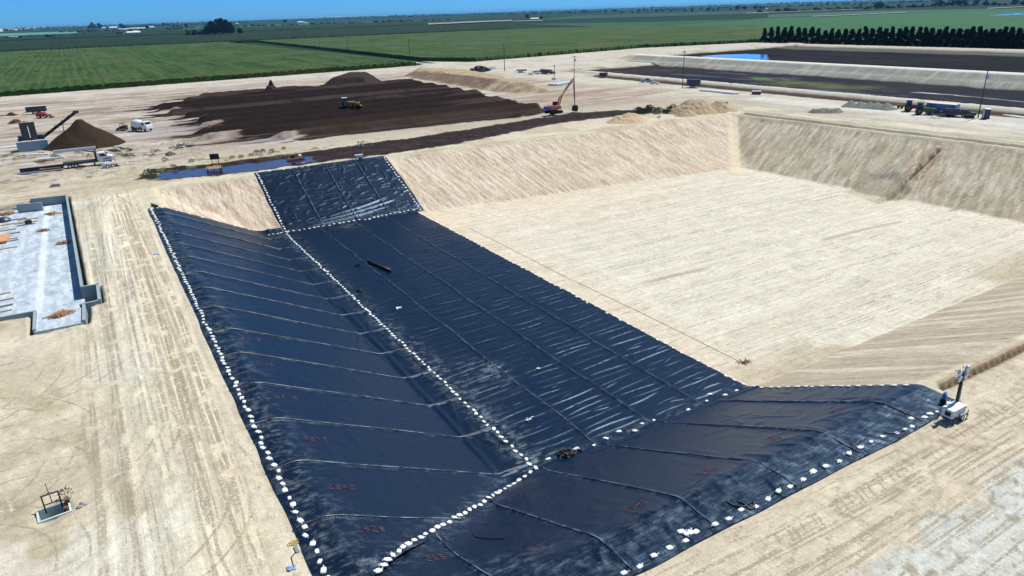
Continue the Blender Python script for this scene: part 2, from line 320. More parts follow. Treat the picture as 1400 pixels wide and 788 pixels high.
m3 = box(313, 466, -900, 368, 1.5); paint(m3, (0.005, 0.005, 0.006)); paint(m3*ss(.5, .64, fbm(gx*.10, gy*.02, 4, 83)), (0.016, 0.013, 0.013), .8); paint(m3*ss(440, 452, gx), (.16, .16, .13), .6); paint(m3*(1-ss(330, 350, gx))*ss(240, 290, gy)*0, (.02, .02, .02)); mark(m3, 0, .5, .05)
paint(box(466, 480, -900, 415, 1), (.48, .43, .36), .9)
paint(box(208.5, 217, -900, 283, .8), (0.07, 0.05, 0.035), .95); paint(box(217.4, 223, -900, 300, .6), (0.50, 0.48, 0.40), .9)
drk = box(216, 250, 296, 322, 3)*ss(.42, .6, fbm(gx*.25+gy*.2, gy*.12, 3, 84)); paint(drk, (.12, .10, .09), .8)
# thin weeds
wd = ss(.60, .68, fbm(gx*.45, gy*.45, 4, 85))*((box(8, 60, 169.5, 178, 1.5)+box(-30, 24, 168, 212, 3)*.8)).clip(0, 1); paint(wd, (0.10, 0.12, 0.045), .7)
# tracks: vehicles' wheel marks, pairs of pressed lines
trk = []
for k in range(16):
    x0 = random.uniform(-5.5, 3.5); p = [(x0+1.3*math.sin(yy*.03+k)+random.uniform(-.1, .1), yy) for yy in range(30, 156, 7)]
    if k % 3 == 0: p = [(a+(b > 128)*((b-128)**2)*.006, b) for a, b in p]
    trk.append((p, random.choice((.8, .9, 1.1))))
for k in range(8):
    a0 = random.uniform(-12, -4); trk.append(([(a0+t*1.1, 40+k*3+t*t*.12) for t in range(0, 9)], 1.0))
for k in range(12):
    y0 = random.uniform(11, 22.5); trk.append(([(t, y0+.9*math.sin(t*.05+k*2)) for t in range(15, 75, 5)], random.choice((.6, 1))))
for k in range(7):
    x0 = 60+k*9; trk.append(([(x0+t*6, 118-t*8+math.sin(t+k)*1.5) for t in range(0, 9)], .5))
for k in range(14):
    cx_, cy_, r_, a0 = random.uniform(-22, -6), random.uniform(40, 84), random.uniform(5, 15), random.uniform(0, 6.28); trk.append(([(cx_+r_*math.cos(a0+t*.16), cy_+r_*math.sin(a0+t*.16)) for t in range(random.randint(7, 16))], random.choice((.7, 1.1))))
for k in range(8):
    x0 = random.uniform(14, 60); trk.append(([(x0+t*2.4, 9+t*1.6+.03*t*t*(k % 3-1)) for t in range(0, 9)], .8))
nearm = np.where((gy < 160) & (gx > -14) & (gx < 170))[0]
nx_, ny_ = gx[nearm], gy[nearm]; ta = np.zeros(nearm.size)
for p, s in trk:
    xa = min(q[0] for q in p)-2; xb = max(q[0] for q in p)+2; ya = min(q[1] for q in p)-2; yb = max(q[1] for q in p)+2
    i = np.where((nx_ > xa) & (nx_ < xb) & (ny_ > ya) & (ny_ < yb))[0]
    d = linesd(nx_[i], ny_[i], p); r = np.exp(-((np.abs(d-.9))/.17)**2); ta[i] += r*s*(1 if hash((round(p[0][0], 2), len(p))) % 3 else -1)*(.5+vn(nx_[i]*.3, ny_[i]*.3, 3))
ta = np.clip(ta, -1, 1.6)*(1-.8*fl[nearm])
C[nearm] *= (1-.15*np.clip(ta, -.8, 1.1))[:, None]
gz[nearm] -= np.where(pz[nearm] < -1, 0, .03*np.abs(ta))
C = np.clip(C, .003, .8)

# ------------------------------------------------------------------ materials
MATS = {}
def nodes(name):
    m = bpy.data.materials.new(name); m.use_nodes = True; return m, m.node_tree, m.node_tree.nodes['Principled BSDF']
def N(nt, t, **kw):
    n = nt.nodes.new(t)
    for k, v in kw.items():
        if k in n.inputs: n.inputs[k].default_value = v
        else: setattr(n, k, v)
    return n
def noise(nt, vec, scale, detail=4, rough=.6):
    n = N(nt, 'ShaderNodeTexNoise', Scale=scale, Detail=detail, Roughness=rough); nt.links.new(vec, n.inputs['Vector']); return n.outputs['Fac']
def scaled(nt, vec, s):
    n = N(nt, 'ShaderNodeVectorMath', operation='MULTIPLY'); n.inputs[1].default_value = s; nt.links.new(vec, n.inputs[0]); return n.outputs[0]
def math_(nt, op, a, b=None, c=None):
    n = N(nt, 'ShaderNodeMath', operation=op)
    for i, v in enumerate((a, b, c)):
        if v is None: continue
        if isinstance(v, (int, float)): n.inputs[i].default_value = v
        else: nt.links.new(v, n.inputs[i])
    return n.outputs[0]
def mixc(nt, fac, a, b):
    n = N(nt, 'ShaderNodeMix', data_type='RGBA')
    for i, v in ((0, fac), (6, a), (7, b)):
        if isinstance(v, (int, float)): n.inputs[i].default_value = v
        elif isinstance(v, tuple): n.inputs[i].default_value = (*v, 1)
        else: nt.links.new(v, n.inputs[i])
    return n.outputs[2]
def mulc(nt, c, f):
    n = N(nt, 'ShaderNodeVectorMath', operation='SCALE'); nt.links.new(c, n.inputs[0]); nt.links.new(f, n.inputs['Scale']); return n.outputs[0]
def sstep(nt, v, a, b):
    n = N(nt, 'ShaderNodeMapRange', interpolation_type='SMOOTHSTEP'); n.inputs[1].default_value = a; n.inputs[2].default_value = b; nt.links.new(v, n.inputs[0]); return n.outputs[0]

def mat(name, c, rough=.8, metal=0, var=.18, scale=1.5, bump=.0, c2=None, spec=.5):
    if name in MATS: return MATS[name]
    m, nt, b = nodes(name); tc = N(nt, 'ShaderNodeTexCoord').outputs['Object']
    n = noise(nt, tc, scale, 5, .65)
    f = math_(nt, 'MULTIPLY_ADD', n, 2*var, 1-var)
    if c2: base = mixc(nt, sstep(nt, n, .42, .62), c, c2)
    else:
        rgb = N(nt, 'ShaderNodeRGB'); rgb.outputs[0].default_value = (*c, 1); base = mulc(nt, rgb.outputs[0], f)
    nt.links.new(base, b.inputs['Base Color']); b.inputs['Metallic'].default_value = metal
    b.inputs['Specular IOR Level'].default_value = spec
    nt.links.new(math_(nt, 'MULTIPLY_ADD', n, .3, rough-.15), b.inputs['Roughness'])
    if bump:
        bp = N(nt, 'ShaderNodeBump', Strength=1.0, Distance=bump); nt.links.new(noise(nt, tc, scale*4, 5), bp.inputs['Height']); nt.links.new(bp.outputs[0], b.inputs['Normal'])
    MATS[name] = m; return m

def ground_mat():
    m, nt, b = nodes('ground'); tc = N(nt, 'ShaderNodeTexCoord').outputs['Object']
    ca = N(nt, 'ShaderNodeAttribute', attribute_name='albedo'); mk = N(nt, 'ShaderNodeAttribute', attribute_name='marks')
    sp = N(nt, 'ShaderNodeSeparateColor'); nt.links.new(mk.outputs['Color'], sp.inputs[0])
    wv = N(nt, 'ShaderNodeTexNoise', Scale=.035, Detail=2); nt.links.new(tc, wv.inputs['Vector'])
    wa = N(nt, 'ShaderNodeVectorMath', operation='MULTIPLY_ADD'); wa.inputs[1].default_value = (5, 5, 0); nt.links.new(wv.outputs['Color'], wa.inputs[0]); nt.links.new(tc, wa.inputs[2]); tw = wa.outputs[0]
    sx = noise(nt, scaled(nt, tw, (.16, 1.7, .3)), 1.0, 6, .7); sx2 = noise(nt, scaled(nt, tw, (.7, 6, .3)), 1.0, 3, .6)
    sy = noise(nt, scaled(nt, tw, (1.7, .16, .3)), 1.0, 6, .7); sy2 = noise(nt, scaled(nt, tw, (6, .7, .3)), 1.0, 3, .6)
    n0 = noise(nt, tc, .25, 6, .7); n1 = noise(nt, tc, 1.6, 5, .7); n2 = noise(nt, tc, 7, 5, .75)
    X = math_(nt, 'ADD', sx, sx2); Y = math_(nt, 'ADD', sy, sy2)
    vx = math_(nt, 'MULTIPLY', math_(nt, 'MULTIPLY_ADD', X, .55, -.55), sp.outputs[0])
    vy = math_(nt, 'MULTIPLY', math_(nt, 'MULTIPLY_ADD', Y, .55, -.55), sp.outputs[1])
    def tracklines(axis_out, alt_out, per, seed, wdist):
        wn = N(nt, 'ShaderNodeTexNoise', Scale=wdist[0], Detail=1); mpv = N(nt, 'ShaderNodeVectorMath', operation='ADD'); mpv.inputs[1].default_value = (seed*31.7, seed*17.3, 0); nt.links.new(tc, mpv.inputs[0]); nt.links.new(mpv.outputs[0], wn.inputs['Vector'])
        u_ = math_(nt, 'ADD', axis_out, math_(nt, 'MULTIPLY', wn.outputs['Fac'], wdist[1])); fr = math_(nt, 'FRACT', math_(nt, 'DIVIDE', u_, per)); ln = sstep(nt, math_(nt, 'ABSOLUTE', math_(nt, 'SUBTRACT', fr, .5)), .10, .05)
        tr = math_(nt, 'MULTIPLY_ADD', math_(nt, 'SINE', math_(nt, 'MULTIPLY', alt_out, 16)), .35, .65)
        pm = N(nt, 'ShaderNodeTexNoise', Scale=.11+.03*seed, Detail=3); nt.links.new(mpv.outputs[0], pm.inputs['Vector'])
        return math_(nt, 'MULTIPLY', math_(nt, 'MULTIPLY', ln, tr), sstep(nt, pm.outputs['Fac'], .47, .58))
    pos_ = N(nt, 'ShaderNodeSeparateXYZ'); nt.links.new(tc, pos_.inputs[0]); px_o, py_o = pos_.outputs[0], pos_.outputs[1]
    ty = math_(nt, 'MULTIPLY', math_(nt, 'ADD', tracklines(px_o, py_o, 1.9, 1, (.018, 26)), tracklines(px_o, py_o, 1.3, 2, (.03, 18))), sp.outputs[1])
    tx = math_(nt, 'MULTIPLY', math_(nt, 'ADD', tracklines(py_o, px_o, 1.7, 3, (.02, 24)), tracklines(py_o, px_o, 1.2, 4, (.028, 20))), sp.outputs[0])
    trk_ = math_(nt, 'MULTIPLY', math_(nt, 'ADD', tx, ty), -.26)
    vv = math_(nt, 'ADD', math_(nt, 'ADD', vx, vy), trk_)
    f = math_(nt, 'ADD', vv, 1.0)
    f = math_(nt, 'ADD', f, math_(nt, 'MULTIPLY_ADD', n0, .5, -.25))
    f = math_(nt, 'ADD', f, math_(nt, 'MULTIPLY_ADD', n1, .75, -.375))
    f = math_(nt, 'ADD', f, math_(nt, 'MULTIPLY_ADD', n2, .8, -.40))
    # small stones and clods
    vo = N(nt, 'ShaderNodeTexVoronoi', Scale=1.1, Randomness=1.0); nt.links.new(tc, vo.inputs['Vector'])
    st = sstep(nt, vo.outputs['Distance'], .11, .05); st = math_(nt, 'MULTIPLY', st, sstep(nt, n0, .52, .66))
    f = math_(nt, 'MULTIPLY', f, math_(nt, 'MULTIPLY_ADD', st, -.35, 1.0))
    nt.links.new(mulc(nt, ca.outputs['Color'], f), b.inputs['Base Color'])
    wet = sp.outputs[2]; nt.links.new(math_(nt, 'MULTIPLY_ADD', wet, -.8, .95), b.inputs['Roughness'])
    nt.links.new(math_(nt, 'MULTIPLY_ADD', wet, .45, .05), b.inputs['Specular IOR Level'])
    hgt = math_(nt, 'ADD', math_(nt, 'MULTIPLY', vv, .35), math_(nt, 'ADD', math_(nt, 'MULTIPLY', n1, .22), math_(nt, 'MULTIPLY', n2, .12)))
    hgt = math_(nt, 'MULTIPLY', hgt, math_(nt, 'MULTIPLY_ADD', wet, -.95, 1.0))
    bp = N(nt, 'ShaderNodeBump', Strength=1.0, Distance=.45); nt.links.new(hgt, bp.inputs['Height']); nt.links.new(bp.outputs[0], b.inputs['Normal'])
    return m

# ------------------------------------------------------------------ mesh helpers
def tag(o, label=None, cat=None, group=None, kind=None):
    if label: o['label'] = label
    if cat: o['category'] = cat
    if group: o['group'] = group
    if kind: o['kind'] = kind
    return o
def empty(name, loc, rz, label, cat, group=None):
    o = bpy.data.objects.new(name, None); col.objects.link(o); o.location = loc; o.rotation_euler = (0, 0, rz); o.empty_display_size = .2
    return tag(o, label, cat, group)
def gridmesh(name, X, Y, Z, material, attrs=None, smooth=True, parent=None):
    ny, nx = X.shape; v = np.stack([X.ravel(), Y.ravel(), Z.ravel()], 1).astype(np.float32)
    i = np.arange(nx-1)[None, :]+nx*np.arange(ny-1)[:, None]; i = i.ravel()
    q = np.stack([i, i+1, i+1+nx, i+nx], 1).astype(np.int32)
    me = bpy.data.meshes.new(name); me.vertices.add(len(v)); me.vertices.foreach_set('co', v.ravel())
    me.loops.add(q.size); me.loops.foreach_set('vertex_index', q.ravel()); me.polygons.add(len(q))
    me.polygons.foreach_set('loop_start', np.arange(0, q.size, 4, dtype=np.int32)); me.polygons.foreach_set('loop_total', np.full(len(q), 4, np.int32))
    me.update(calc_edges=True)
    if smooth: me.polygons.foreach_set('use_smooth', np.ones(len(q), bool))
    for k, a in (attrs or {}).items():
        at_ = me.color_attributes.new(k, 'FLOAT_COLOR', 'POINT'); at_.data.foreach_set('color', np.concatenate([a, np.ones((len(a), 1))], 1).astype(np.float32).ravel())
    me.materials.append(material); o = bpy.data.objects.new(name, me); col.objects.link(o)
    if parent: o.parent = parent
    return o
class MB:
    def __init__(s): s.v = []; s.f = []
    def add(s, vs, fs):
        n = len(s.v); s.v += [tuple(p) for p in vs]; s.f += [tuple(i+n for i in f) for f in fs]; return s
    def box(s, c, d, rz=0, ry=0, rx=0, taper=1.0):
        Mx = Matrix.Rotation(rz, 3, 'Z')@Matrix.Rotation(ry, 3, 'Y')@Matrix.Rotation(rx, 3, 'X'); vs = []
        for z in (-.5, .5):
            t = taper if z > 0 else 1
            for x, y in ((-.5, -.5), (.5, -.5), (.5, .5), (-.5, .5)):
                p = Mx@Vector((x*d[0]*t, y*d[1]*t, z*d[2])); vs.append((c[0]+p.x, c[1]+p.y, c[2]+p.z))
        return s.add(vs, [(0, 3, 2, 1), (4, 5, 6, 7), (0, 1, 5, 4), (1, 2, 6, 5), (2, 3, 7, 6), (3, 0, 4, 7)])
    def tube(s, pts, r, n=8, r2=None, caps=True):
        pts = [Vector(p) for p in pts]; vs = []; m = len(pts)
        up = Vector((0, 0, 1))
        for i, p in enumerate(pts):
            d = (pts[min(i+1, m-1)]-pts[max(i-1, 0)]).normalized()
            a = d.cross(up if abs(d.z) < .95 else Vector((1, 0, 0))).normalized(); b = d.cross(a)
            rr = r if r2 is None else r+(r2-r)*i/(m-1)
            for k in range(n):
                t = 2*math.pi*k/n; q = p+a*math.cos(t)*rr+b*math.sin(t)*rr; vs.append((q.x, q.y, q.z))
        fs = [(i*n+k, i*n+(k+1) % n, (i+1)*n+(k+1) % n, (i+1)*n+k) for i in range(m-1) for k in range(n)]
        if caps: fs += [tuple(range(n-1, -1, -1)), tuple((m-1)*n+k for k in range(n))]
        return s.add(vs, fs)
    def lathe(s, c, prof, axis='Z', n=16):
        """prof: list of (radius, height)"""
        vs = []
        for r, h in prof:
            for k in range(n):
                t = 2*math.pi*k/n; a, b = r*math.cos(t), r*math.sin(t)
                p = {'Z': (a, b, h), 'Y': (a, h, b), 'X': (h, a, b)}[axis]; vs.append((c[0]+p[0], c[1]+p[1], c[2]+p[2]))
        m = len(prof); fs = [(i*n+k, i*n+(k+1) % n, (i+1)*n+(k+1) % n, (i+1)*n+k) for i in range(m-1) for k in range(n)]
        fs += [tuple(range(n-1, -1, -1)), tuple((m-1)*n+k for k in range(n))]
        return s.add(vs, fs)
    def prism(s, P, a, b, axis='Y'):
        """outline P in the plane across axis, from a to b"""
        n = len(P); vs = []
        for h in (a, b):
            for u, v in P: vs.append({'Y': (u, h, v), 'X': (h, u, v), 'Z': (u, v, h)}[axis])
        return s.add(vs, [tuple(range(n-1, -1, -1)), tuple(range(n, 2*n))]+[(i, (i+1) % n, n+(i+1) % n, n+i) for i in range(n)])
    def torus(s, c, R_, r, axis='Z', n=16, m=8):
        vs = []
        for i in range(n):
            t = 2*math.pi*i/n
            for k in range(m):
                u = 2*math.pi*k/m; rr = R_+r*math.cos(u); a, b, h = rr*math.cos(t), rr*math.sin(t), r*math.sin(u)
                p = {'Z': (a, b, h), 'Y': (a, h, b), 'X': (h, a, b)}[axis]; vs.append((c[0]+p[0], c[1]+p[1], c[2]+p[2]))
        return s.add(vs, [(i*m+k, i*m+(k+1) % m, ((i+1) % n)*m+(k+1) % m, ((i+1) % n)*m+k) for i in range(n) for k in range(m)])
    def build(s, name, material, parent=None, smooth=False, bevel=0):
        me = bpy.data.meshes.new(name); me.from_pydata(s.v, [], s.f)
        bm = bmesh.new(); bm.from_mesh(me); bmesh.ops.recalc_face_normals(bm, faces=bm.faces)
        if bevel: bmesh.ops.bevel(bm, geom=[e for e in bm.edges if e.calc_face_angle(0) > .5], offset=bevel, segments=2, affect='EDGES')
        bm.to_mesh(me); bm.free()
        if smooth: me.polygons.foreach_set('use_smooth', np.ones(len(me.polygons), bool))
        me.materials.append(material); o = bpy.data.objects.new(name, me); col.objects.link(o)
        if parent: o.parent = parent
        return o
def copy_tree(o, parent=None):
    c = o.copy(); col.objects.link(c)
    if parent: c.parent = parent
    for ch in [k for k in o.children]: copy_tree(ch, c)
    return c

# ------------------------------------------------------------------ ground object
GZ = gz.reshape(GX.shape); _gzg[:] = GZ
g = gridmesh('ground', GX, GY, GZ, ground_mat(), {'albedo': C, 'marks': MK}); tag(g, kind='structure')

# ---------------------------------------------------------------- wheel and blade marks pressed into the sand
def gh_arr(x, y):
    i = np.clip(np.searchsorted(xs, x)-1, 0, len(xs)-2); j = np.clip(np.searchsorted(ys, y)-1, 0, len(ys)-2); fx = (x-xs[i])/(xs[i+1]-xs[i]); fy = (y-ys[j])/(ys[j+1]-ys[j]); g_ = _gzg
    return (g_[j, i]*(1-fx)+g_[j, i+1]*fx)*(1-fy)+(g_[j+1, i]*(1-fx)+g_[j+1, i+1]*fx)*fy
def mark_mat(name, c, thr, tread):
    m, nt, b = nodes(name); tc = N(nt, 'ShaderNodeTexCoord').outputs['Object']; b.inputs['Base Color'].default_value = (*c, 1); b.inputs['Roughness'].default_value = .95; b.inputs['Specular IOR Level'].default_value = .05
    n1 = noise(nt, tc, .35, 3); n2 = noise(nt, tc, 5 if tread else 2.5, 4, .75)
    nt.links.new(math_(nt, 'MULTIPLY', math_(nt, 'MULTIPLY', sstep(nt, n1, thr, thr+.14), sstep(nt, n2, .40, .60)), .8), b.inputs['Alpha']); return m
MKM = {'dark': mark_mat('track_dark', (.42, .365, .265), .38, True), 'pale': mark_mat('track_pale', (.70, .66, .55), .42, True), 'grade_dark': mark_mat('grading_dark', (.40, .35, .26), .44, False), 'grade_pale': mark_mat('grading_pale', (.70, .66, .56), .42, False)}
TR = {k: ([], [], 0) for k in MKM}; tr_v = {k: [] for k in MKM}; tr_f = {k: [] for k in MKM}; tr_n = {k: 0 for k in MKM}
def press(P, wd, kind, step=.3):
    P = np.array(P, float); L = np.concatenate([[0], np.cumsum(np.hypot(*np.diff(P, axis=0).T))]); n = max(3, int(L[-1]/step)); t = np.linspace(0, L[-1], n); x = np.interp(t, L, P[:, 0]); y = np.interp(t, L, P[:, 1])
    k_ = np.ones(5)/5
    if n > 12: x[2:-2] = np.convolve(x, k_, 'valid'); y[2:-2] = np.convolve(y, k_, 'valid')
    dx = np.gradient(x); dy = np.gradient(y); l = np.hypot(dx, dy)+1e-9; nx = -dy/l; ny = dx/l; w_ = wd*(.7+.6*vn(t*.5, t*0, int(abs(P[0, 0]*7)) % 90))/2
    a = np.stack([x+nx*w_, y+ny*w_, gh_arr(x+nx*w_, y+ny*w_)+.014], 1); m_ = np.stack([x, y, gh_arr(x, y)+.016], 1); b = np.stack([x-nx*w_, y-ny*w_, gh_arr(x-nx*w_, y-ny*w_)+.014], 1)
    tr_v[kind].append(np.stack([a, m_, b], 1).reshape(-1, 3)); i = np.arange(n-1)*3+tr_n[kind]; tr_f[kind].append(np.concatenate([np.stack([i, i+1, i+4, i+3], 1), np.stack([i+1, i+2, i+5, i+4], 1)])); tr_n[kind] += 3*n
rt = random.Random(77)
def pair(P, kind=None, wd=.28, gauge=.9):
    P = np.array(P, float); d = np.gradient(P, axis=0); d /= np.linalg.norm(d, axis=1)[:, None]; nn = np.stack([-d[:, 1], d[:, 0]], 1); kd = kind or rt.choice(('dark', 'dark', 'pale'))
    for s_ in (-1, 1): press(P+nn*gauge*s_, wd*rt.uniform(.6, .95), kd)
for k in range(20):       # haul road along the liner, sweeping left at the far end
    x0 = rt.uniform(-4.6, 3.6); a = rt.uniform(28, 70); b_ = rt.uniform(100, 156); ph = rt.uniform(0, 6); am = rt.uniform(.1, .5); cv = rt.uniform(.002, .008)*(rt.random() < .6)
    pair([(x0+am*math.sin(y*.05+ph)-max(0, y-134)**2*cv-max(0, 48-y)**2*rt.choice((0, .004)), y) for y in np.arange(a, b_, 3.0)])
for k in range(60): x0 = rt.uniform(-5, 4.5); a = rt.uniform(28, 140); press([(x0+.2*math.sin(y*.1+k), y) for y in np.arange(a, a+rt.uniform(6, 30), 2.0)], rt.uniform(.06, .16), rt.choice(('dark', 'dark', 'pale')))
for k in range(22):       # turning arcs on the flat at left
    cx_, cy_, r_, a0 = rt.uniform(-24, -5), rt.uniform(42, 86), rt.uniform(4, 15), rt.uniform(0, 6.28); n_ = rt.randint(8, 18)
    pair([(cx_+r_*math.cos(a0+t*.13), cy_+r_*math.sin(a0+t*.13)) for t in range(n_)], None, .26)
for k in range(16): y0 = rt.uniform(158, 176); pair([(-40+t*5, y0+rt.uniform(-.3, .3)+.02*(t-6)**2) for t in range(0, 12)], None, .35)
for k in range(30):       # near rim road
    y0 = rt.uniform(10, 22.8); a = rt.uniform(12, 60); pair([(t, y0+.5*math.sin(t*.08+k)) for t in np.arange(a, a+rt.uniform(15, 60), 3.0)], None, .24, rt.choice((.6, .9)))
for k in range(70): y0 = rt.uniform(9, 23); a = rt.uniform(15, 80); press([(t, y0+(t-a)*rt.uniform(-.03, .03)) for t in np.arange(a, a+rt.uniform(3, 12), 1.5)], rt.uniform(.05, .12), 'dark')
for k in range(40):       # short grouser bites across the near road
    x0 = 30+k*.75+rt.uniform(-.2, .2); y0 = 20.4+.02*(x0-30)+rt.uniform(-.3, .3); press([(x0, y0), (x0+.15, y0+.4), (x0+.4, y0+.8), (x0+.5, y0+1.1)], .2, 'dark', .15)
for k in range(420):      # grading lines on the pit floor
    y0 = rt.uniform(46, 127); a = rt.uniform(56, 135); press([(t, y0+.028*(t-a)) for t in np.arange(a, min(a+rt.uniform(8, 45), 143), 3.0)], rt.uniform(.08, .22), rt.choice(('grade_dark', 'grade_pale')), .8)
for cx_, y0, y1, am in ((118, 118, 50, 3), (112, 120, 52, -2), (86, 112, 50, 4), (70, 122, 60, 2)): pair([(cx_+am*math.sin(q_*.16)-q_*.8, y0+(y1-y0)*q_/20) for q_ in range(21)], 'grade_pale', .2)
for kd in MKM:
    V = np.concatenate(tr_v[kd]).astype(np.float32); Q = np.concatenate(tr_f[kd]).astype(np.int32); me = bpy.data.meshes.new('track_marks'); me.vertices.add(len(V)); me.vertices.foreach_set('co', V.ravel()); me.loops.add(Q.size); me.loops.foreach_set('vertex_index', Q.ravel()); me.polygons.add(len(Q)); me.polygons.foreach_set('loop_start', np.arange(0, Q.size, 4, dtype=np.int32)); me.polygons.foreach_set('loop_total', np.full(len(Q), 4, np.int32)); me.update(calc_edges=True)
    me.materials.append(MKM[kd]); o = bpy.data.objects.new('track_marks', me); col.objects.link(o); tag(o, kind='structure')

# ------------------------------------------------------------------ liner
def liner_mat():
    m, nt, b = nodes('liner'); tc = N(nt, 'ShaderNodeTexCoord').outputs['Object']
    du = N(nt, 'ShaderNodeAttribute', attribute_name='dust'); sp = N(nt, 'ShaderNodeSeparateColor'); nt.links.new(du.outputs['Color'], sp.inputs[0])
    n1 = noise(nt, tc, .9, 6, .75); n2 = noise(nt, scaled(nt, tc, (.5, 2.6, 1)), 1.2, 5, .7); n3 = noise(nt, scaled(nt, tc, (2.6, .5, 1)), 1.2, 5, .7)
    d = math_(nt, 'MULTIPLY', sp.outputs[0], sstep(nt, math_(nt, 'ADD', math_(nt, 'MULTIPLY', n1, .6), math_(nt, 'MULTIPLY', n2, .4)), .46, .66))
    thin = math_(nt, 'MULTIPLY', sstep(nt, n1, .55, .9), .03); d = math_(nt, 'MINIMUM', math_(nt, 'ADD', d, thin), .92)
    base = mixc(nt, d, (0.0016, 0.0045, 0.014), (0.22, 0.26, 0.28)); nt.links.new(base, b.inputs['Base Color'])
    nt.links.new(math_(nt, 'MULTIPLY_ADD', d, .3, .36), b.inputs['Roughness'])
    b.inputs['Specular IOR Level'].default_value = .5; b.inputs['Specular Tint'].default_value = (.36, .64, 1, 1)
    h = math_(nt, 'ADD', math_(nt, 'ADD', math_(nt, 'MULTIPLY', n1, .03), math_(nt, 'MULTIPLY', n2, .05)), math_(nt, 'MULTIPLY', n3, .04))
    bp = N(nt, 'ShaderNodeBump', Strength=.8, Distance=1.0); nt.links.new(h, bp.inputs['Height']); nt.links.new(bp.outputs[0], b.inputs['Normal'])
    return m
LM = liner_mat()
SEAM = mat('seam', (0.010, 0.020, 0.042), .40, scale=.8, c2=(0.12, 0.175, 0.25))
RED = mat('red_paint', (0.035, 0.008, 0.016), .5, scale=2.5, c2=(.15, .012, .018))
def ridgeset(X, Y, L):
    W = np.zeros(X.shape)
    for cx, cy, a, ln, wd, h, bend in L:
        r = ln*.6+3*wd; m = (np.abs(X-cx) < r) & (np.abs(Y-cy) < r)
        dx = X[m]-cx; dy = Y[m]-cy; u = dx*math.cos(a)+dy*math.sin(a); v = -dx*math.sin(a)+dy*math.cos(a)-bend*((u/ln*2)**2)
        W[m] = np.maximum(W[m], h*np.exp(-(v/wd)**2)*np.clip(1-(np.abs(u)/(ln*.5))**4, 0, 1))
    return W
rr = random.Random(3)
SY = [38+7*k for k in range(14)]; SXN = [14.4, 21, 28, 35, 42, 49.3]; SXF = [34.2, 41.0, 47.7]; SFAR = [35.0, 42.0, 49.0]
def seamline(t, s): return .22*(fbm(t*.12, t*0+s, 2, 7)-.5)*2
L_left = []; L_near = []; L_floor = []; L_far = []
for y0 in SY:
    for k in range(5): L_left.append((9+k*4+rr.uniform(-1, 1), y0+rr.uniform(-.5, .5), rr.uniform(-.05, .05), rr.uniform(2, 4), .16, rr.uniform(.05, .10), 0))
for k in range(260):
    y = rr.uniform(28, 134); x = 6.3+abs(rr.gauss(0, 1.6)); L_left.append((x, y, rr.uniform(-.6, .6), rr.uniform(1, 3), rr.uniform(.12, .22), rr.uniform(.03, .09), rr.uniform(-.2, .2)))
for k in range(340): L_left.append((rr.uniform(9, 24), rr.uniform(35, 133), rr.choice((rr.uniform(-.9, .9), rr.uniform(1.2, 1.8))), rr.uniform(2, 6), rr.uniform(.15, .35), rr.uniform(.03, .07), rr.uniform(-.4, .4)))
for k in range(50): L_left.append((rr.uniform(22, 27), rr.uniform(44, 132), rr.uniform(1.2, 1.9), rr.uniform(4, 9), .2, rr.uniform(.05, .12), rr.uniform(-.4, .4)))
L_left += [(24.3+.15*k % .7, 50+k*9, math.pi/2+rr.uniform(-.03, .03), 12, .28, .16, 0) for k in range(10)]
px0 = 27.2
for a, b in zip([27.2]+SXF, SXF+[54.5]):
    y = 45.5
    while y < 131:
        ln = rr.choice((rr.uniform(3, 5), rr.uniform(5.5, 7.4), rr.uniform(5.5, 7.4))); cx = rr.uniform(a+ln*.42, b-ln*.42) if b-a > ln*.9 else (a+b)/2+rr.uniform(-.4, .4)
        L_floor.append((cx, y, rr.uniform(-.02, .13), ln, rr.uniform(.10, .16), rr.uniform(.045, .09), rr.uniform(-.3, .3)))
        if rr.random() < .5: L_floor.append((rr.uniform(a+1, b-1), y+rr.uniform(.5, 1.2), rr.uniform(-.3, .4), rr.uniform(1.2, 3), .12, rr.uniform(.03, .08), rr.uniform(-.2, .2)))
        y += rr.uniform(.8, 1.9)
for k in range(420): L_floor.append((rr.uniform(27, 54), rr.uniform(44, 132), rr.uniform(-1.2, 1.4), rr.uniform(.8, 2.2), rr.uniform(.10, .2), rr.uniform(.02, .055), rr.uniform(-.3, .3)))
for k in range(150): L_near.append((rr.uniform(8, 54), 24+abs(rr.gauss(0, 2.0)), rr.uniform(1.0, 2.1), rr.uniform(1.2, 3.5), rr.uniform(.12, .28), rr.uniform(.04, .12), rr.uniform(-.25, .25)))
for k in range(150): L_near.append((rr.uniform(14, 54), rr.uniform(28, 43), rr.choice((rr.uniform(1.0, 2.1), rr.uniform(-.4, .5))), rr.uniform(1.5, 5), rr.uniform(.14, .35), rr.uniform(.03, .08), rr.uniform(-.4, .4)))
for k in range(12): L_near.append((rr.uniform(28, 54), 43.3+rr.uniform(-.4, .4), rr.uniform(-.06, .06), rr.uniform(5, 11), .26, .17, 0))
for k in range(240): L_far.append((rr.uniform(28, 56), rr.uniform(132, 152), rr.choice((rr.uniform(-.5, .5), rr.uniform(-1.2, 1.6))), rr.uniform(1, 3.5), rr.uniform(.14, .3), rr.uniform(.04, .12), rr.uniform(-.4, .4)))
L_far += [(42+rr.uniform(-3, 3), 133.6+k*1.3, .10+.05*k, rr.uniform(10, 20), .28, .22, .5) for k in range(3)]
def swell(X, Y, s, a=.10): return a*(fbm(X*.22, Y*.22, 3, s)-.35)
OFF = {'left': .06, 'near': .075, 'floor': .09, 'far': .10}
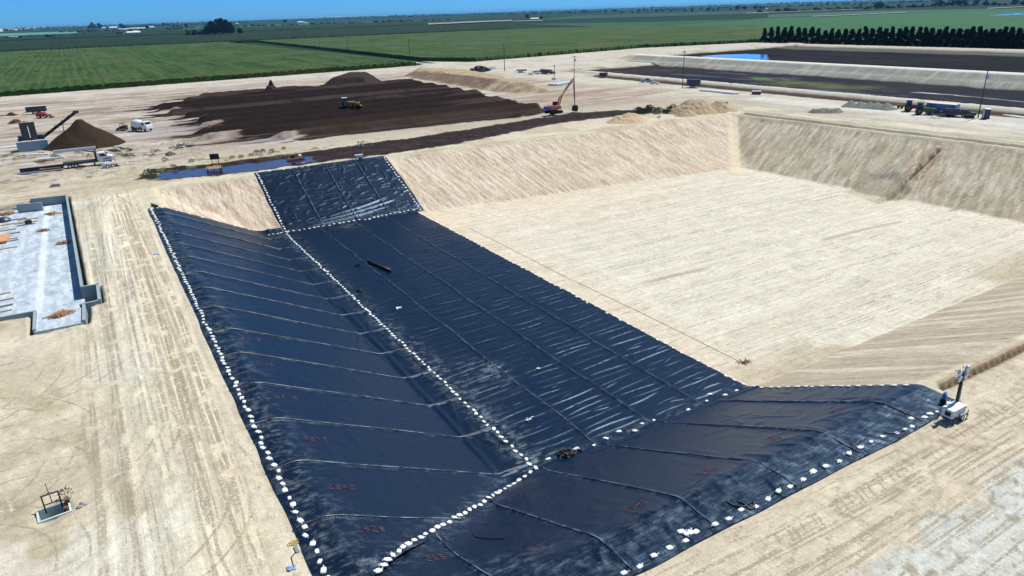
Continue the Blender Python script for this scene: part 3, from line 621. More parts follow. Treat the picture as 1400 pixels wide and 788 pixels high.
def Wl(X, Y):
    W = ridgeset(X, Y, L_left)+np.clip(swell(X, Y, 101), 0, 1)
    for i, y0 in enumerate(SY): W = np.maximum(W, .15*np.exp(-((Y-y0-seamline(X, i))/.13)**2))
    W += .35*np.exp(-(((X-11)**2+(Y-33)**2)/6))
    return W
def Wn(X, Y):
    W = ridgeset(X, Y, L_near)+np.clip(swell(X, Y, 102, .16), 0, 1)
    for i, x0 in enumerate(SXN): W = np.maximum(W, .15*np.exp(-((X-x0-seamline(Y, i+30))/.14)**2))
    return W
def Wf(X, Y):
    W = ridgeset(X, Y, L_floor)+np.clip(swell(X, Y, 103, .05), 0, 1)
    for i, x0 in enumerate(SXF): W = np.maximum(W, .09*np.exp(-((X-x0-seamline(Y, i+50))/.12)**2))
    return W
def Wr(X, Y):
    W = ridgeset(X, Y, L_far)+np.clip(swell(X, Y, 104, .15), 0, 1)
    for i, x0 in enumerate(SFAR): W = np.maximum(W, .16*np.exp(-((X-x0-seamline(Y, i+70))/.14)**2))
    return W
def surf(key, fn): return lambda X, Y: pit(X, Y)+OFF[key]+fn(X, Y)
SUR = {'left': surf('left', Wl), 'near': surf('near', Wn), 'floor': surf('floor', Wf), 'far': surf('far', Wr)}
def edge_wave(t, s): return .16*(vn(t*.35, t*0, s)-.5)*2
def sheet(key, X, Y, dust, label):
    Z = SUR[key](X, Y); d = np.clip(dust, 0, 1).ravel()
    o = gridmesh('liner_sheet', X, Y, Z, LM, {'dust': np.stack([d, d, d], 1)})
    return tag(o, label, 'pit liner', 'black liner sheets covering the pit')
# left bank
u = np.linspace(0, 1, 104)[None, :]; t = np.linspace(0, 1, 860)[:, None]
X = 5.62+u*(27.35-5.62)+0*t; ylo = np.minimum(.745*X+25.2, 43.3); Y = ylo+(134.3-ylo)*t; X = X+(1-u)*edge_wave(Y, 4)*.45
du = .55*np.exp(-((X-7)/1.9)**2)*(.4+.6*ss(110, 60, Y)*0+.4)+.5*np.exp(-((X-27)/.9)**2)+.95*np.exp(-(((X-11.5)/3)**2+((Y-31)/2.2)**2))+.5*np.exp(-((Y-.745*X-25.4)/1.5)**2)
for y0 in SY: du = du+.30*np.exp(-((Y-y0-seamline(X, SY.index(y0)))/.3)**2)
left = sheet('left', X, Y, du, 'black liner sheet on the left bank, seams running downhill')
# near bank
t = np.linspace(0, 1, 120)[:, None]; u = np.linspace(0, 1, 330)[None, :]
Y = 23.5+t*(44.3-23.5)+0*u; xlo = np.maximum((Y-25.6)/.745, 5.2); X = xlo+(54.7-xlo)*u; Y = Y+(1-t)*edge_wave(X, 5)*.8
du = .30*np.exp(-((Y-26)/2.0)**2)+.35*np.exp(-((Y-.745*X-25.4)/1.5)**2)+.5*np.exp(-(((X-15)/3.5)**2+((Y-29)/1.5)**2))
for i, x0 in enumerate(SXN): du = du+.30*np.exp(-((X-x0-seamline(Y, i+30))/.3)**2)
near = sheet('near', X, Y, du, 'black liner sheet on the near bank, bags along its lower right edge')
# floor
t = np.linspace(0, 1, 1000)[:, None]; u = np.linspace(0, 1, 130)[None, :]
X = 27.0+u*(54.6-27)+0*t; Y = 43.4+t*(132.4-43.4)+0*u; X = X+u*edge_wave(Y, 6)
du = .75*np.exp(-((X-27.8)/1.6)**2)*(1-ss(62, 110, Y)*.6)+.5*np.exp(-(((X-32)/2.5)**2+((Y-62)/4)**2))+.5*np.exp(-(((X-39)/2)**2+((Y-130)/3)**2))+.35*np.exp(-((Y-44)/1.5)**2)+1.2*np.exp(-(((X-34)/1.0)**2+((Y-62.5)/1.6)**2))
for i, x0 in enumerate(SXF): du = du+.22*np.exp(-((X-x0-seamline(Y, i+50))/.2)**2)
floor_ = sheet('floor', X, Y, du, 'darkest black liner sheet lying flat on the pit floor, crossed by short pale wrinkles')
# far bank
t = np.linspace(0, 1, 160)[:, None]; u = np.linspace(0, 1, 200)[None, :]
X = 27.4+u*(56.2-27.4)+0*t; Y = 131.7+t*(153.2-131.7)+0*u; Y = Y+t*edge_wave(X, 8)*1.5; X = X+(u-.5)*2*edge_wave(Y, 9)
du = .25*np.exp(-((Y-132.5)/1.2)**2)+.2*np.exp(-((Y-152)/1.5)**2)
far_ = sheet('far', X, Y, du, 'bluish black liner sheet of four wide panels hanging on the far bank')
def strip(P, key, wdt, name, parent, material, lift=.03):
    P = np.array(P, float); d = np.gradient(P, axis=0); d /= np.linalg.norm(d, axis=1)[:, None]+1e-9; n = np.stack([-d[:, 1], d[:, 0]], 1)
    X = np.stack([P[:, 0]-n[:, 0]*wdt/2, P[:, 0], P[:, 0]+n[:, 0]*wdt/2], 0); Y = np.stack([P[:, 1]-n[:, 1]*wdt/2, P[:, 1], P[:, 1]+n[:, 1]*wdt/2], 0)
    Z = SUR[key](X, Y)+lift; Z[1] += .02
    return gridmesh(name, X, Y, Z, material, parent=parent)
for i, y0 in enumerate(SY):
    x1 = min(27.2, (y0-25.2)/.745); xx = np.linspace(5.8, x1, 90); strip(np.stack([xx, y0+seamline(xx, i)], 1), 'left', .11, 'seam', left, SEAM)
for i, x0 in enumerate(SXN):
    yy = np.linspace(23.8, min(44, .745*x0+25.4), 80); strip(np.stack([x0+seamline(yy, i+30), yy], 1), 'near', .11, 'seam', near, SEAM)
for i, x0 in enumerate(SXF):
    yy = np.linspace(43.8, 132.2, 400); strip(np.stack([x0+seamline(yy, i+50), yy], 1), 'floor', .09, 'seam', floor_, SEAM)
for i, x0 in enumerate(SFAR):
    yy = np.linspace(132.0, 153, 90); strip(np.stack([x0+seamline(yy, i+70), yy], 1), 'far', .10, 'seam', far_, SEAM)
# red hand-sprayed figures, one set on each panel near the crest
GL = {'1': [[(.2, .8), (.5, 1), (.5, 0)]], '2': [[(0, .8), (.5, 1), (.8, .7), (0, 0), (.9, 0)]], '3': [[(0, 1), (.8, 1), (.4, .55), (.85, .3), (.4, 0), (0, .1)]],
      '4': [[(.7, 0), (.7, 1), (0, .35), (.9, .35)]], '5': [[(.85, 1), (.1, 1), (.1, .55), (.7, .55), (.8, .2), (.4, 0), (0, .1)]], '8': [[(.4, .5), (.05, .75), (.4, 1), (.75, .75), (.1, .25), (.4, 0), (.8, .25), (.4, .5)]],
      '7': [[(0, 1), (.9, 1), (.3, 0)]], '0': [[(.4, 0), (0, .5), (.4, 1), (.8, .5), (.4, 0)]]}
def scrawl(txt, px, py, key, parent, ang, hgt=.66):
    x0, y0 = at(px, py, -1.6); ex = (math.cos(ang), math.sin(ang)); ey = (-ex[1], ex[0]); w_ = .62*hgt; tot = len(txt)*w_*1.25
    for k, ch in enumerate(txt):
        for st in GL[ch]:
            pts = []
            for (a, b), (c, d) in zip(st[:-1], st[1:]):
                for q in np.linspace(0, 1, 5)[:-1]: pts.append((a+(c-a)*q, b+(d-b)*q))
            pts.append(st[-1]); P = []
            for a, b in pts:
                uu = -tot/2+k*w_*1.25+a*w_+rr.uniform(-.035, .035); v2 = (b-.5)*hgt+rr.uniform(-.035, .035); P.append((x0+ex[0]*uu+ey[0]*v2, y0+ex[1]*uu+ey[1]*v2))
            strip(P, key, .05, 'painted_number', parent, RED, .035)
for q, tx in (((346, 473), '2815'), ((367, 509), '345'), ((394, 554), '2815'), ((434, 610), '4815'), ((470, 677), '2845'), ((509, 734), '2828')): scrawl(tx, *q, 'left', left, 0.0)
for q, tx in (((596, 756), '285'), ((732, 759), '28'), ((867, 706), '2845'), ((966, 656), '245'), ((1055, 613), '245'), ((1143, 571), '285')): scrawl(tx, *q, 'near', near, .0)

# ------------------------------------------------------------------ sandbags
BAGM = mat('woven_bag', (0.70, 0.70, 0.67), .75, var=.28, scale=2.2, bump=.01)
def bagmesh(seed):
    r_ = random.Random(seed); b = MB(); n, m = 11, 9; L, Wd, H = .36*r_.uniform(.9, 1.1), .25*r_.uniform(.85, 1.15), .13
    idx = {}
    for sgn in (1, -1):
        for i in range(n):
            for j in range(m):
                a = i/(n-1)*2-1; c = j/(m-1)*2-1
                bo = (1-abs(a)**5)*(1-abs(c)**5)
                if bo < 1e-6 and sgn == -1: idx[sgn, i, j] = idx[1, i, j]; continue
                x = a*L*(1-.10*c*c)+r_.uniform(-.012, .012); y = c*Wd*(1-.16*a*a)+r_.uniform(-.012, .012)
                z = (H*bo**.5*(1+r_.uniform(-.14, .14)) if sgn > 0 else -.02*bo)+.03
                idx[sgn, i, j] = len(b.v); b.v.append((x, y, z))
    for sgn in (1, -1):
        for i in range(n-1):
            for j in range(m-1):
                f = (idx[sgn, i, j], idx[sgn, i+1, j], idx[sgn, i+1, j+1], idx[sgn, i, j+1]); b.f.append(f if sgn > 0 else f[::-1])
    e = r_.choice((0, 1))
    if r_.random() < .75:   # gathered, tied neck
        b.lathe((0, 0, 0), [(.001, 0)], n=3) if 0 else None
        s_ = 1 if e else -1; b.tube([(s_*L*.92, 0, .07), (s_*(L+.05), .01, .08), (s_*(L+.08), .02, .08), (s_*(L+.16), .05, .05)], .05, 6, None); k0 = len(b.v)-24
        for q in range(24):
            ring = q//6; c0 = [(s_*L*.92, 0, .07), (s_*(L+.05), .01, .08), (s_*(L+.08), .02, .08), (s_*(L+.16), .05, .05)][ring]; fct = (1.3, .5, .5, 1.5)[ring]
            v = b.v[k0+q]; b.v[k0+q] = tuple(c0[d]+(v[d]-c0[d])*fct for d in range(3))
    return b
BAGS = []
for k in range(6):
    o = bagmesh(k).build('sandbag', BAGM, smooth=True); BAGS.append(o)
def surf_any(x, y):
    best = gh(x, y); a = np.array([x]); c = np.array([y])
    if 5.4 < x < 27.3 and min(.745*x+25.2, 43.3) < y < 134.3: best = max(best, float(SUR['left'](a, c)[0]))
    if 23.4 < y < 44.3 and max((y-25.6)/.745, 5.2) < x < 54.7: best = max(best, float(SUR['near'](a, c)[0]))
    if 27 < x < 54.7 and 43.4 < y < 132.4: best = max(best, float(SUR['floor'](a, c)[0]))
    if 27.4 < x < 56.2 and 131.7 < y < 153: best = max(best, float(SUR['far'](a, c)[0]))
    return best
pos = []
def row(P, sp, jit, label, group, rot=None, skip=0.0):
    P = [Vector((a[0], a[1], 0)) for a in P]; dist = 0; nxt = 0
    for a, b in zip(P[:-1], P[1:]):
        L = (b-a).length; d = (b-a)/L; n = Vector((-d.y, d.x, 0)); 
        while nxt < dist+L:
            if rr.random() >= skip:
                q = a+d*(nxt-dist)+n*rr.gauss(0, jit); ang = math.atan2(d.y, d.x)+rr.gauss(0, .35)+(rr.choice((0, math.pi)))+(rot or 0)
                pos.append((q.x, q.y, ang, label, group))
            s_ = sp(a+d*(nxt-dist)) if callable(sp) else sp
            nxt += s_*rr.uniform(.82, 1.2)
        dist += L
row([(6.2, 30), (6.1, 133.6)], .86, .08, 'white sandbag in the row along the left rim, on the liner beside the sand road', 'sandbags along the left rim')
row([(6.3, 133.7), (8.2, 133.6)], .7, .15, 'white sandbag at the far tip of the left bank liner', 'sandbags at the far tip of the left liner')
row([(27.4, 44.2), (27.5, 132)], .82, .07, 'white sandbag in the long row between left bank liner and floor liner', 'sandbags between left bank and floor')
row([(8.9, 31.8), (12.4, 35.2), (23.8, 42.9), (27.2, 44.0)], .74, .05, 'white sandbag in the slanting row climbing the near left pit corner', 'sandbags climbing the near left corner')
row([(10, 24.05), (54, 24.0)], lambda q: 1.2 if q.x < 46 else .95, .17, 'white sandbag along the near rim, where the black liner meets the wheel-marked sand', 'sandbags along the near rim')
row([(28, 44.5), (54.2, 44.6)], 1.5, .3, 'white sandbag in the loose row at the foot of the near bank', 'sandbags at the foot of the near bank', skip=.25)
row([(54.5, 45), (54.6, 132)], 1.35, .09, 'white sandbag along the right edge of the floor liner, beside the bare pit floor', 'sandbags along the right edge of the floor liner')
row([(54.4, 43.5), (54.3, 27.5)], .95, .08, 'white sandbag on the right edge of the near bank liner, above the bare slope', 'sandbags up the right edge of the near bank liner')
row([(28.2, 132.3), (54.5, 132.2)], 1.0, .12, 'white sandbag in the row at the foot of the far bank liner', 'sandbags at the foot of the far bank')
row([(27.8, 132), (27.9, 152.6)], .8, .07, 'white sandbag up the left edge of the far bank liner', 'sandbags up the left edge of the far bank liner')
row([(55.4, 132), (55.6, 151.5)], .95, .07, 'white sandbag up the right edge of the far bank liner', 'sandbags up the right edge of the far bank liner')
row([(28, 152.7), (40, 152.5)], 1.3, .1, 'white sandbag on the top edge of the far bank liner', 'sandbags on the top edge of the far bank liner', skip=.4)
row([(24.6, 132.5), (27.6, 132.2)], .8, .1, 'white sandbag at the far end of the left bank foot', 'sandbags at the far end of the left bank foot')
row([(10, 133.9), (24, 133.6)], 2.3, .1, 'white sandbag on the far slanting edge of the left bank liner', 'sandbags on the far edge of the left bank liner')
for q in ((937, 733), (931, 730), (943, 731)): pos.append((*at(*q), rr.uniform(0, 6), 'white sandbag of the small heap lying across the liner edge at the near rim', 'heaped sandbags at the near rim'))
pos.sort(key=lambda p: (p[0]**2+p[1]**2))
rest = []
for k, (x, y, a, lb, gp) in enumerate(pos):
    z = surf_any(x, y)-.015
    # tilt with the bank
    e_ = .25; p0 = np.array([x, x+e_, x-e_, x, x]); p1 = np.array([y, y, y, y+e_, y-e_]); h_ = pit(p0, p1); sx_ = (h_[1]-h_[2])/(2*e_); sy_ = (h_[3]-h_[4])/(2*e_)
    nrm = Vector((-sx_, -sy_, 1)).normalized(); q = Vector((0, 0, 1)).rotation_difference(nrm)@Matrix.Rotation(a, 3, 'Z').to_quaternion()
    src = BAGS[k % 6]; s_ = rr.uniform(.58, .80)
    if k < 300:
        o = src if k < 6 else src.copy()
        if k >= 6: col.objects.link(o)
        o.rotation_mode = 'QUATERNION'; o.rotation_quaternion = q; o.location = (x, y, z); o.scale = (s_, s_, s_); tag(o, lb, 'sandbag', gp)
    else: rest.append((x, y, z, q, s_, src))
mb = MB()
for x, y, z, q, s_, src in rest:
    vs = [Vector((x, y, z))+q@(v.co*s_) for v in src.data.vertices]; mb.add([tuple(v) for v in vs], [tuple(p.vertices) for p in src.data.polygons])
o = mb.build('sandbag_rows', BAGM, smooth=True); tag(o, 'distant rows of small white sandbags along the liner edges', 'sandbags', kind='stuff')

# ------------------------------------------------------------------ water
def water_mat(name, c, rough=.06, bump=.02, spec=.5):
    m, nt, b = nodes(name); tc = N(nt, 'ShaderNodeTexCoord').outputs['Object']
    b.inputs['Base Color'].default_value = (*c, 1); b.inputs['Roughness'].default_value = rough; b.inputs['Specular IOR Level'].default_value = spec
    n = noise(nt, tc, .35, 3); nt.links.new(mixc(nt, sstep(nt, n, .40, .60), c, tuple(v*1.6 for v in c)), b.inputs['Base Color'])
    bp = N(nt, 'ShaderNodeBump', Strength=.5, Distance=bump); nt.links.new(noise(nt, tc, 2.5, 3), bp.inputs['Height']); nt.links.new(bp.outputs[0], b.inputs['Normal'])
    return m
WA = water_mat('ditch_water', (0.022, 0.012, 0.040)); WB = water_mat('pond_water', (0.02, 0.16, 0.42))
def polymesh(name, P, z, material, kind='structure', label=None, sub=0):
    b = MB(); b.v = [(x, y, z) for x, y in P]; b.f = [tuple(range(len(P)))]; o = b.build(name, material); 
    for p in o.data.polygons:
        if p.normal.z < 0: p.flip()
    return tag(o, kind=kind)
polymesh('water', [(4, 160), (9, 175), (60, 174), (64, 155.5), (40, 155.6), (10, 157)], -.42, WA)
polymesh('water', [at(*p, -1.05) for p in ((958, 77), (985, 75), (1020, 74), (1049, 75), (1052, 82), (1035, 83), (1000, 81), (975, 80))], -1.05, WB)
polymesh('water', [at(*p, -1.7) for p in ((1302, 150), (1340, 150), (1400, 153), (1460, 160), (1460, 170), (1400, 163), (1340, 158))], -1.7, water_mat('mud_water', (.03, .05, .12), .2))
polymesh('water', [at(*p, .35) for p in ((1350, 21.6), (1400, 20.2), (1480, 18), (1480, 14), (1400, 17.6))], .35, WB)

# ------------------------------------------------------------------ fields
def crop_mat(name, c1, c2, c3, sx=(.24, .012, 1), s2=.02):
    m, nt, b = nodes(name); tc = N(nt, 'ShaderNodeTexCoord').outputs['Object']
    r1 = noise(nt, scaled(nt, tc, sx), 1.0, 4, .7); n1 = noise(nt, tc, s2, 4, .6); n2 = noise(nt, tc, .6, 4, .8); n3 = noise(nt, tc, .15, 3, .6)
    f = math_(nt, 'ADD', math_(nt, 'MULTIPLY', r1, .5), math_(nt, 'MULTIPLY', n2, .5))
    base = mixc(nt, sstep(nt, f, .36, .62), c1, c2); base = mixc(nt, math_(nt, 'MULTIPLY', sstep(nt, n1, .42, .68), .8), base, c3)
    base = mulc(nt, base, math_(nt, 'MULTIPLY_ADD', n3, .7, .65))
    nt.links.new(base, b.inputs['Base Color']); b.inputs['Roughness'].default_value = .85; b.inputs['Specular IOR Level'].default_value = .15
    bp = N(nt, 'ShaderNodeBump', Strength=1, Distance=1.2); nt.links.new(f, bp.inputs['Height']); nt.links.new(bp.outputs[0], b.inputs['Normal'])
    return m
def crop(name, A, B, C_, D, hgt, nu, nv, material, rough, label, rowp=None, rowh=0, warp=1.0, rowsalong='v'):
    """A-B near edge, D-C far edge (u across, v away)"""
    u = np.linspace(0, 1, nu)[None, :]; v = (np.linspace(0, 1, nv)**warp)[:, None]
    if B is None:
        k = [.0, .08, .62, 1.0]; kk = [0, .55, .85, 1.0]; uu = u[0]
        ax, ay = [np.interp(uu, k, [p[i] for p in A])[None, :] for i in (0, 1)]; dx, dy = [np.interp(uu, kk, [p[i] for p in D])[None, :] for i in (0, 1)]
        X = ax*(1-v)+dx*v; Y = ay*(1-v)+dy*v
    else: X = (A[0]*(1-u)+B[0]*u)*(1-v)+(D[0]*(1-u)+C_[0]*u)*v; Y = (A[1]*(1-u)+B[1]*u)*(1-v)+(D[1]*(1-u)+C_[1]*u)*v
    Z = hgt+rough*(fbm(X*.9, Y*.5, 3, 5)-.5)*2+.5*rough*(fbm(X*.05, Y*.05, 3, 6)-.5)*2
    if rowp: Z = Z-rowh*np.clip(1-np.abs(((X+2*fbm(X*.01, Y*.01, 2, 5))/rowp) % 1-.5)*5, 0, 1)*ss(.25, .5, vn(X*.12, Y*.004, 9))
    Y = Y+(fbm(X*.7, Y*0, 3, 8)-.5)*2.2*(v < .001)
    Z[0, :] = 0; Z[-1, :] = 0; Z[:, 0] = 0; Z[:, -1] = 0
    Y[1, :] = Y[0, :]+.25; X[:, 1] = X[:, 0]+.2; X[:, -2] = X[:, -1]-.2
    o = gridmesh(name, X, Y, Z, material, smooth=False); return tag(o, label, 'crop', kind='stuff')
CORN = crop_mat('corn', (0.009, 0.028, 0.006), (0.056, 0.112, 0.022), (0.078, 0.098, 0.032))
crop('corn_field', (-420, 388), (183.5, 425.5), (185, 1092), (-420, 1130), 2.5, 520, 330, CORN, .38, 'tall green corn field on the left, rows running away', 4.6, .9, 1.6)
crop('corn_field', [(204, 462), (224, 424.5), (386, 447), (520, 417)], None, None, [(226, 1083), (640, 1056), (802, 936), (806, 700)], 2.5, 520, 260, CORN, .38, 'tall green corn field beyond the power poles and ponds', None, 0, 1.4)
ORCH = crop_mat('orchard', (0.006, 0.019, 0.010), (0.016, 0.040, 0.018), (0.014, 0.036, 0.019), (.12, .03, 1), .006)
crop('orchard', (-500, 1135), (640, 1060), (1010, 1700), (-500, 1900), 4.0, 420, 210, ORCH, 1.3, 'dark green orchard rows beyond the corn', 9, 2.2, 1.2)
crop('orchard', (-700, 2000), (1000, 1790), (1900, 2700), (-700, 2900), 5.0, 300, 80, ORCH, 1.5, 'far dark orchard blocks near the horizon', 14, 2, 1)
ALF = crop_mat('alfalfa', (0.020, 0.085, 0.026), (0.035, 0.125, 0.040), (0.028, 0.10, 0.036), (.05, .004, 1), .004)
def field(P, c1, z, name='field', k=1.3):
    m = crop_mat('f%03d' % len(bpy.data.materials), c1, tuple(v*k for v in c1), tuple(v*.85 for v in c1), (.02, .003, 1), .003)
    return polymesh(name, [at(*p, z) for p in P], z, m)
o = polymesh('field', [(808, 705), (812, 1050), (1264, 1070), (1470, 965), (1870, 873), (2600, 860), (1500, -200), (530, -200), (522, 410)], .30, ALF)
field([(0, 50.5), (105, 47.5), (105, 43), (0, 46)], (.09, .22, .17), .9)
field([(850, 37.6), (1050, 25.5), (900, 30), (700, 33)], (.018, .07, .035), .6)
field([(1050, 24.5), (1200, 19), (1400, 13.5), (1400, 11.5), (1200, 15), (1050, 20)], (.03, .08, .055), .5)
field([(700, 29), (1050, 18.5), (1050, 14), (700, 24)], (.02, .055, .035), 1.0)
field([(250, 41), (700, 27), (700, 24), (250, 37)], (.03, .085, .06), 1.2)
field([(0, 58), (250, 50), (250, 43), (110, 47), (0, 51)], (.02, .06, .035), .7)
field([(120, 47), (640, 27.6), (640, 27.0), (120, 46.2)], (.12, .16, .12), 1.6)
for P in ([(585, 36.8), (700, 31.4), (700, 29.8), (640, 32), (585, 34.6)], [(1110, 23.0), (1240, 17.4), (1240, 16.8), (1110, 22.3)], [(0, 54.6), (60, 53), (60, 52.3), (0, 53.8)], [(120, 52), (250, 47.2), (250, 46.4), (120, 51)], [(1350, 12.0), (1400, 9.6), (1400, 8.9), (1350, 11.2)], [(1020, 18.6), (1180, 12.6), (1180, 12.1), (1020, 18)], [(700, 29.6), (742, 28.6), (742, 27.8), (700, 28.7)]):
    polymesh('track', [at(*p, 1.3) for p in P], 6.3 if P[0][0] == 585 else 1.5, mat('pale_track', (.20, .22, .19)))

# ------------------------------------------------------------------ trees
LEAF = [mat('leaf_a', (0.022, 0.036, 0.020), .8, var=.5, scale=.6, spec=.15), mat('leaf_b', (0.030, 0.052, 0.024), .8, var=.5, scale=.6, spec=.15), mat('leaf_c', (0.010, 0.014, 0.011), .85, var=.4, scale=.6, spec=.1)]
BARK = mat('bark', (0.09, 0.07, 0.05), .9)
def crown(shape, h, r, n, size, seed):
    q = random.Random(seed); b = MB(); base = h*.03 if shape == 'cone' else h*.25
    cl = []
    if shape == 'cone':
        for k in range(26):
            t = q.random()**.8; a = q.uniform(0, 6.28); rad = r*(1-t)**1.05*q.uniform(.35, 1.0)+.1; cl.append((rad*math.cos(a), rad*math.sin(a), base+(h-base)*t, .9+r*.28*(1-t)))
        cl += [(q.uniform(-.1, .1), q.uniform(-.1, .1), h*.93, .5)]
    else:
        for k in range(16):
            a = q.uniform(0, 6.28); t = q.random(); rad = r*math.sin(math.pi*(.18+.75*t))*q.uniform(.3, .85); cl.append((rad*math.cos(a), rad*math.sin(a), base+(h-base)*(.12+.8*t), r*q.uniform(.28, .45)))
    for k in range(n):
        c = q.choice(cl); d = Vector((q.gauss(0, 1), q.gauss(0, 1), q.gauss(0, .8))).normalized()*c[3]*q.random()**.4; p = Vector(c[:3])+d
        e1 = Vector((q.gauss(0, 1), q.gauss(0, 1), q.gauss(0, .6))).normalized(); e2 = e1.cross(Vector((q.gauss(0, 1), q.gauss(0, 1), q.gauss(0, 1)))).normalized(); s = size*q.uniform(.6, 1.4)
        i = len(b.v); b.v += [tuple(p-e1*s), tuple(p+e2*s*.55), tuple(p+e1*s), tuple(p-e2*s*.55)]; b.f.append((i, i+1, i+2, i+3))
    return b
def maketree(name, shape, h, r, n, size, seed, lm):
    root = empty(name, (0, 0, 0), 0, 'x', 'tree')
    t = MB(); t.tube([(0, 0, -.3), (.05*r, 0, h*.3), (0, .04*r, h*.62), (0, 0, h*.88)], r*.07+.08, 6, .05)
    q = random.Random(seed)
    for k in range(5):
        a = q.uniform(0, 6.28); z = h*q.uniform(.28, .6); t.tube([(0, 0, z), (math.cos(a)*r*.35, math.sin(a)*r*.35, z+h*.10), (math.cos(a)*r*.65, math.sin(a)*r*.65, z+h*.17)], r*.03+.04, 5, .02)
    t.build('trunk', BARK, root); c = crown(shape, h, r, n, size, seed)
    me = bpy.data.meshes.new('crown'); me.from_pydata(c.v, [], c.f); me.materials.append(lm); o = bpy.data.objects.new('crown', me); col.objects.link(o); o.parent = root
    return root
USED = set()
def place(proto, x, y, z, rz, sc, label, cat=None, group=None):
    o = proto if proto.name not in USED else copy_tree(proto)
    USED.add(proto.name); o.location = (x, y, z); o.rotation_euler = (0, 0, rz); o.scale = sc if isinstance(sc, tuple) else (sc, sc, sc); o['label'] = label
    if cat: o['category'] = cat
    if group: o['group'] = group
    return o
CON = [maketree('windbreak_tree', 'cone', 14.5, 3.3, 2000, .62, 40+k, LEAF[2]) for k in range(4)]
n = 0; tx = 1058.0
while tx < 1440:
    x, y = at(tx, 57+(tx-1055)*.0295)
    place(CON[n % 4], 487+rr.uniform(-.6, .6), y, -.1, rr.uniform(0, 6), (rr.uniform(.95, 1.15), rr.uniform(.95, 1.15), rr.uniform(.70, .84)*(.88 if 1130 < tx < 1185 else 1)),
          'dark pointed evergreen in the straight windbreak row behind the pond', group='windbreak trees behind the pond'); n += 1
    x2, y2 = at(tx+8.6, 57+(tx+8.6-1055)*.0295); tx += 8.6
    for k2 in (1,):
        place(CON[(n+2) % 4], 491.5+rr.uniform(-.6, .6), (y+y2)/2, -.1, rr.uniform(0, 6), (1.05, 1.05, rr.uniform(.60, .74)), 'dark pointed evergreen in the straight windbreak row behind the pond', group='windbreak trees behind the pond')
RND = [maketree('field_tree', 'round', 10, 5.2, 420, 1.1, 60+k, LEAF[1]) for k in range(4)]
TALL = [maketree('eucalyptus_tree', 'round', 10, 3.2, 420, .95, 70+k, LEAF[0]) for k in range(3)]
def far_tree(px, py, hpx, group, label, kind=None, wide=1.0):
    x, y = at(px, py); d = math.hypot(x, y); H = hpx*d/F*1.0; kind = kind or RND; P = kind[rr.randrange(len(kind))]
    place(P, x, y, 0, rr.uniform(0, 6), (H/10*wide, H/10*wide, H/10), label, group=group)
g1 = 'trees on the right hand horizon'; l1 = 'dark round tree in the scattered line near the right horizon'
for bx, by, hh in ((90, 60, 4), (40, 62, 2.4), (160, 66, 2), (185, 66, 3), (215, 70, 6), (240, 70, 9), (262, 68, 7), (320, 60, 3.5), (400, 60, 4.5), (425, 60, 3), (480, 55, 2.6), (540, 55, 3), (592, 60, 4.5), (630, 58, 3), (660, 58, 3.5), (690, 60, 7), (730, 58, 9), (785, 55, 6), (830, 55, 7.5), (868, 52, 8), (920, 52, 8), (1008, 45, 7), (1092, 52, 7), (1155, 48, 5), (1200, 48, 3.5), (1250, 48, 3.5), (1330, 40, 8), (1395, 50, 8)):
    far_tree(1160+bx/5.833, by/5.833+.4, hh*.85, g1, l1, wide=1.1)
g2 = 'trees along the middle horizon'; l2 = 'small dark tree in the thin line along the middle horizon'
for bx, by, hh in ((315, 80, 3.5), (345, 77, 2), (405, 74, 2), (600, 76, 3), (655, 76, 2.5), (690, 75, 2.5), (788, 70, 4), (818, 67, 4), (870, 66, 3), (900, 70, 2), (945, 66, 3), (985, 68, 3.2), (1070, 67, 5), (1100, 66, 3), (1125, 64, 3.5), (1195, 60, 3), (1230, 60, 6), (1270, 58, 5), (1330, 56, 5), (1360, 56, 4.5), (1375, 54, 3.5)): far_tree(700+bx/4, by/4, hh, g2, l2)
far_tree(720, 27, 6, None, 'dark tree at the left end of the white farmhouse in the fields'); far_tree(740, 27.5, 4.5, None, 'low dark tree at the right end of the white farmhouse in the fields', wide=1.3)
far_tree(391, 32.5, 5, None, 'dark tree left of the small white house on the horizon')
g3 = 'tall eucalyptus grove in the orchards'; l3 = 'tall dark eucalyptus in the grove standing out of the orchards'
for bx, hh in ((975, 15), (990, 17), (1010, 16), (1030, 12), (1050, 19), (1068, 17), (1085, 20), (1105, 17), (1125, 18), (1145, 15)): far_tree(120+bx/5.833, 50.6-(bx-975)*.0045, hh, g3, l3, TALL, 1.15)
g4 = 'small trees left of the eucalyptus grove'; l4 = 'shorter dark tree in the row left of the eucalyptus grove'
for bx, hh in ((795, 8), (812, 5), (825, 7), (848, 8), (868, 8), (888, 7), (910, 8), (935, 9), (955, 10)): far_tree(120+bx/5.833, 51.2-(bx-800)*.003, hh, g4, l4, TALL, .9)
far_tree(329, 48.5, 8, None, 'lone round dark tree just right of the eucalyptus grove', wide=1.0)
g5 = 'trees among the village buildings'; l5 = 'small dark tree among the white farm buildings of the far village'
for bx, by, hh in ((15, 122, 6), (40, 122, 9), (60, 120, 5), (98, 120, 8), (112, 118, 5), (275, 120, 8), (290, 120, 6), (240, 118, 3), (480, 120, 6), (610, 95, 5), (640, 95, 4), (690, 112, 5), (715, 112, 5), (740, 100, 3), (790, 108, 6), (240, 170, 4.5), (262, 170, 5), (282, 168, 4)): far_tree(120+bx/5.833, 20+by/5.833, hh*.8, g5, l5)
g6 = 'trees around the farm at far left'; l6 = 'small dark tree by the farm sheds at the far left'
for bx, by, hh in ((765, 335, 6), (812, 335, 5), (850, 335, 5), (120, 348, 4), (315, 345, 4), (345, 345, 5), (420, 342, 3), (1200, 305, 4), (1230, 303, 3), (1345, 292, 4)): far_tree(bx/11.67, 25+by/11.67, hh*.8, g6, l6)
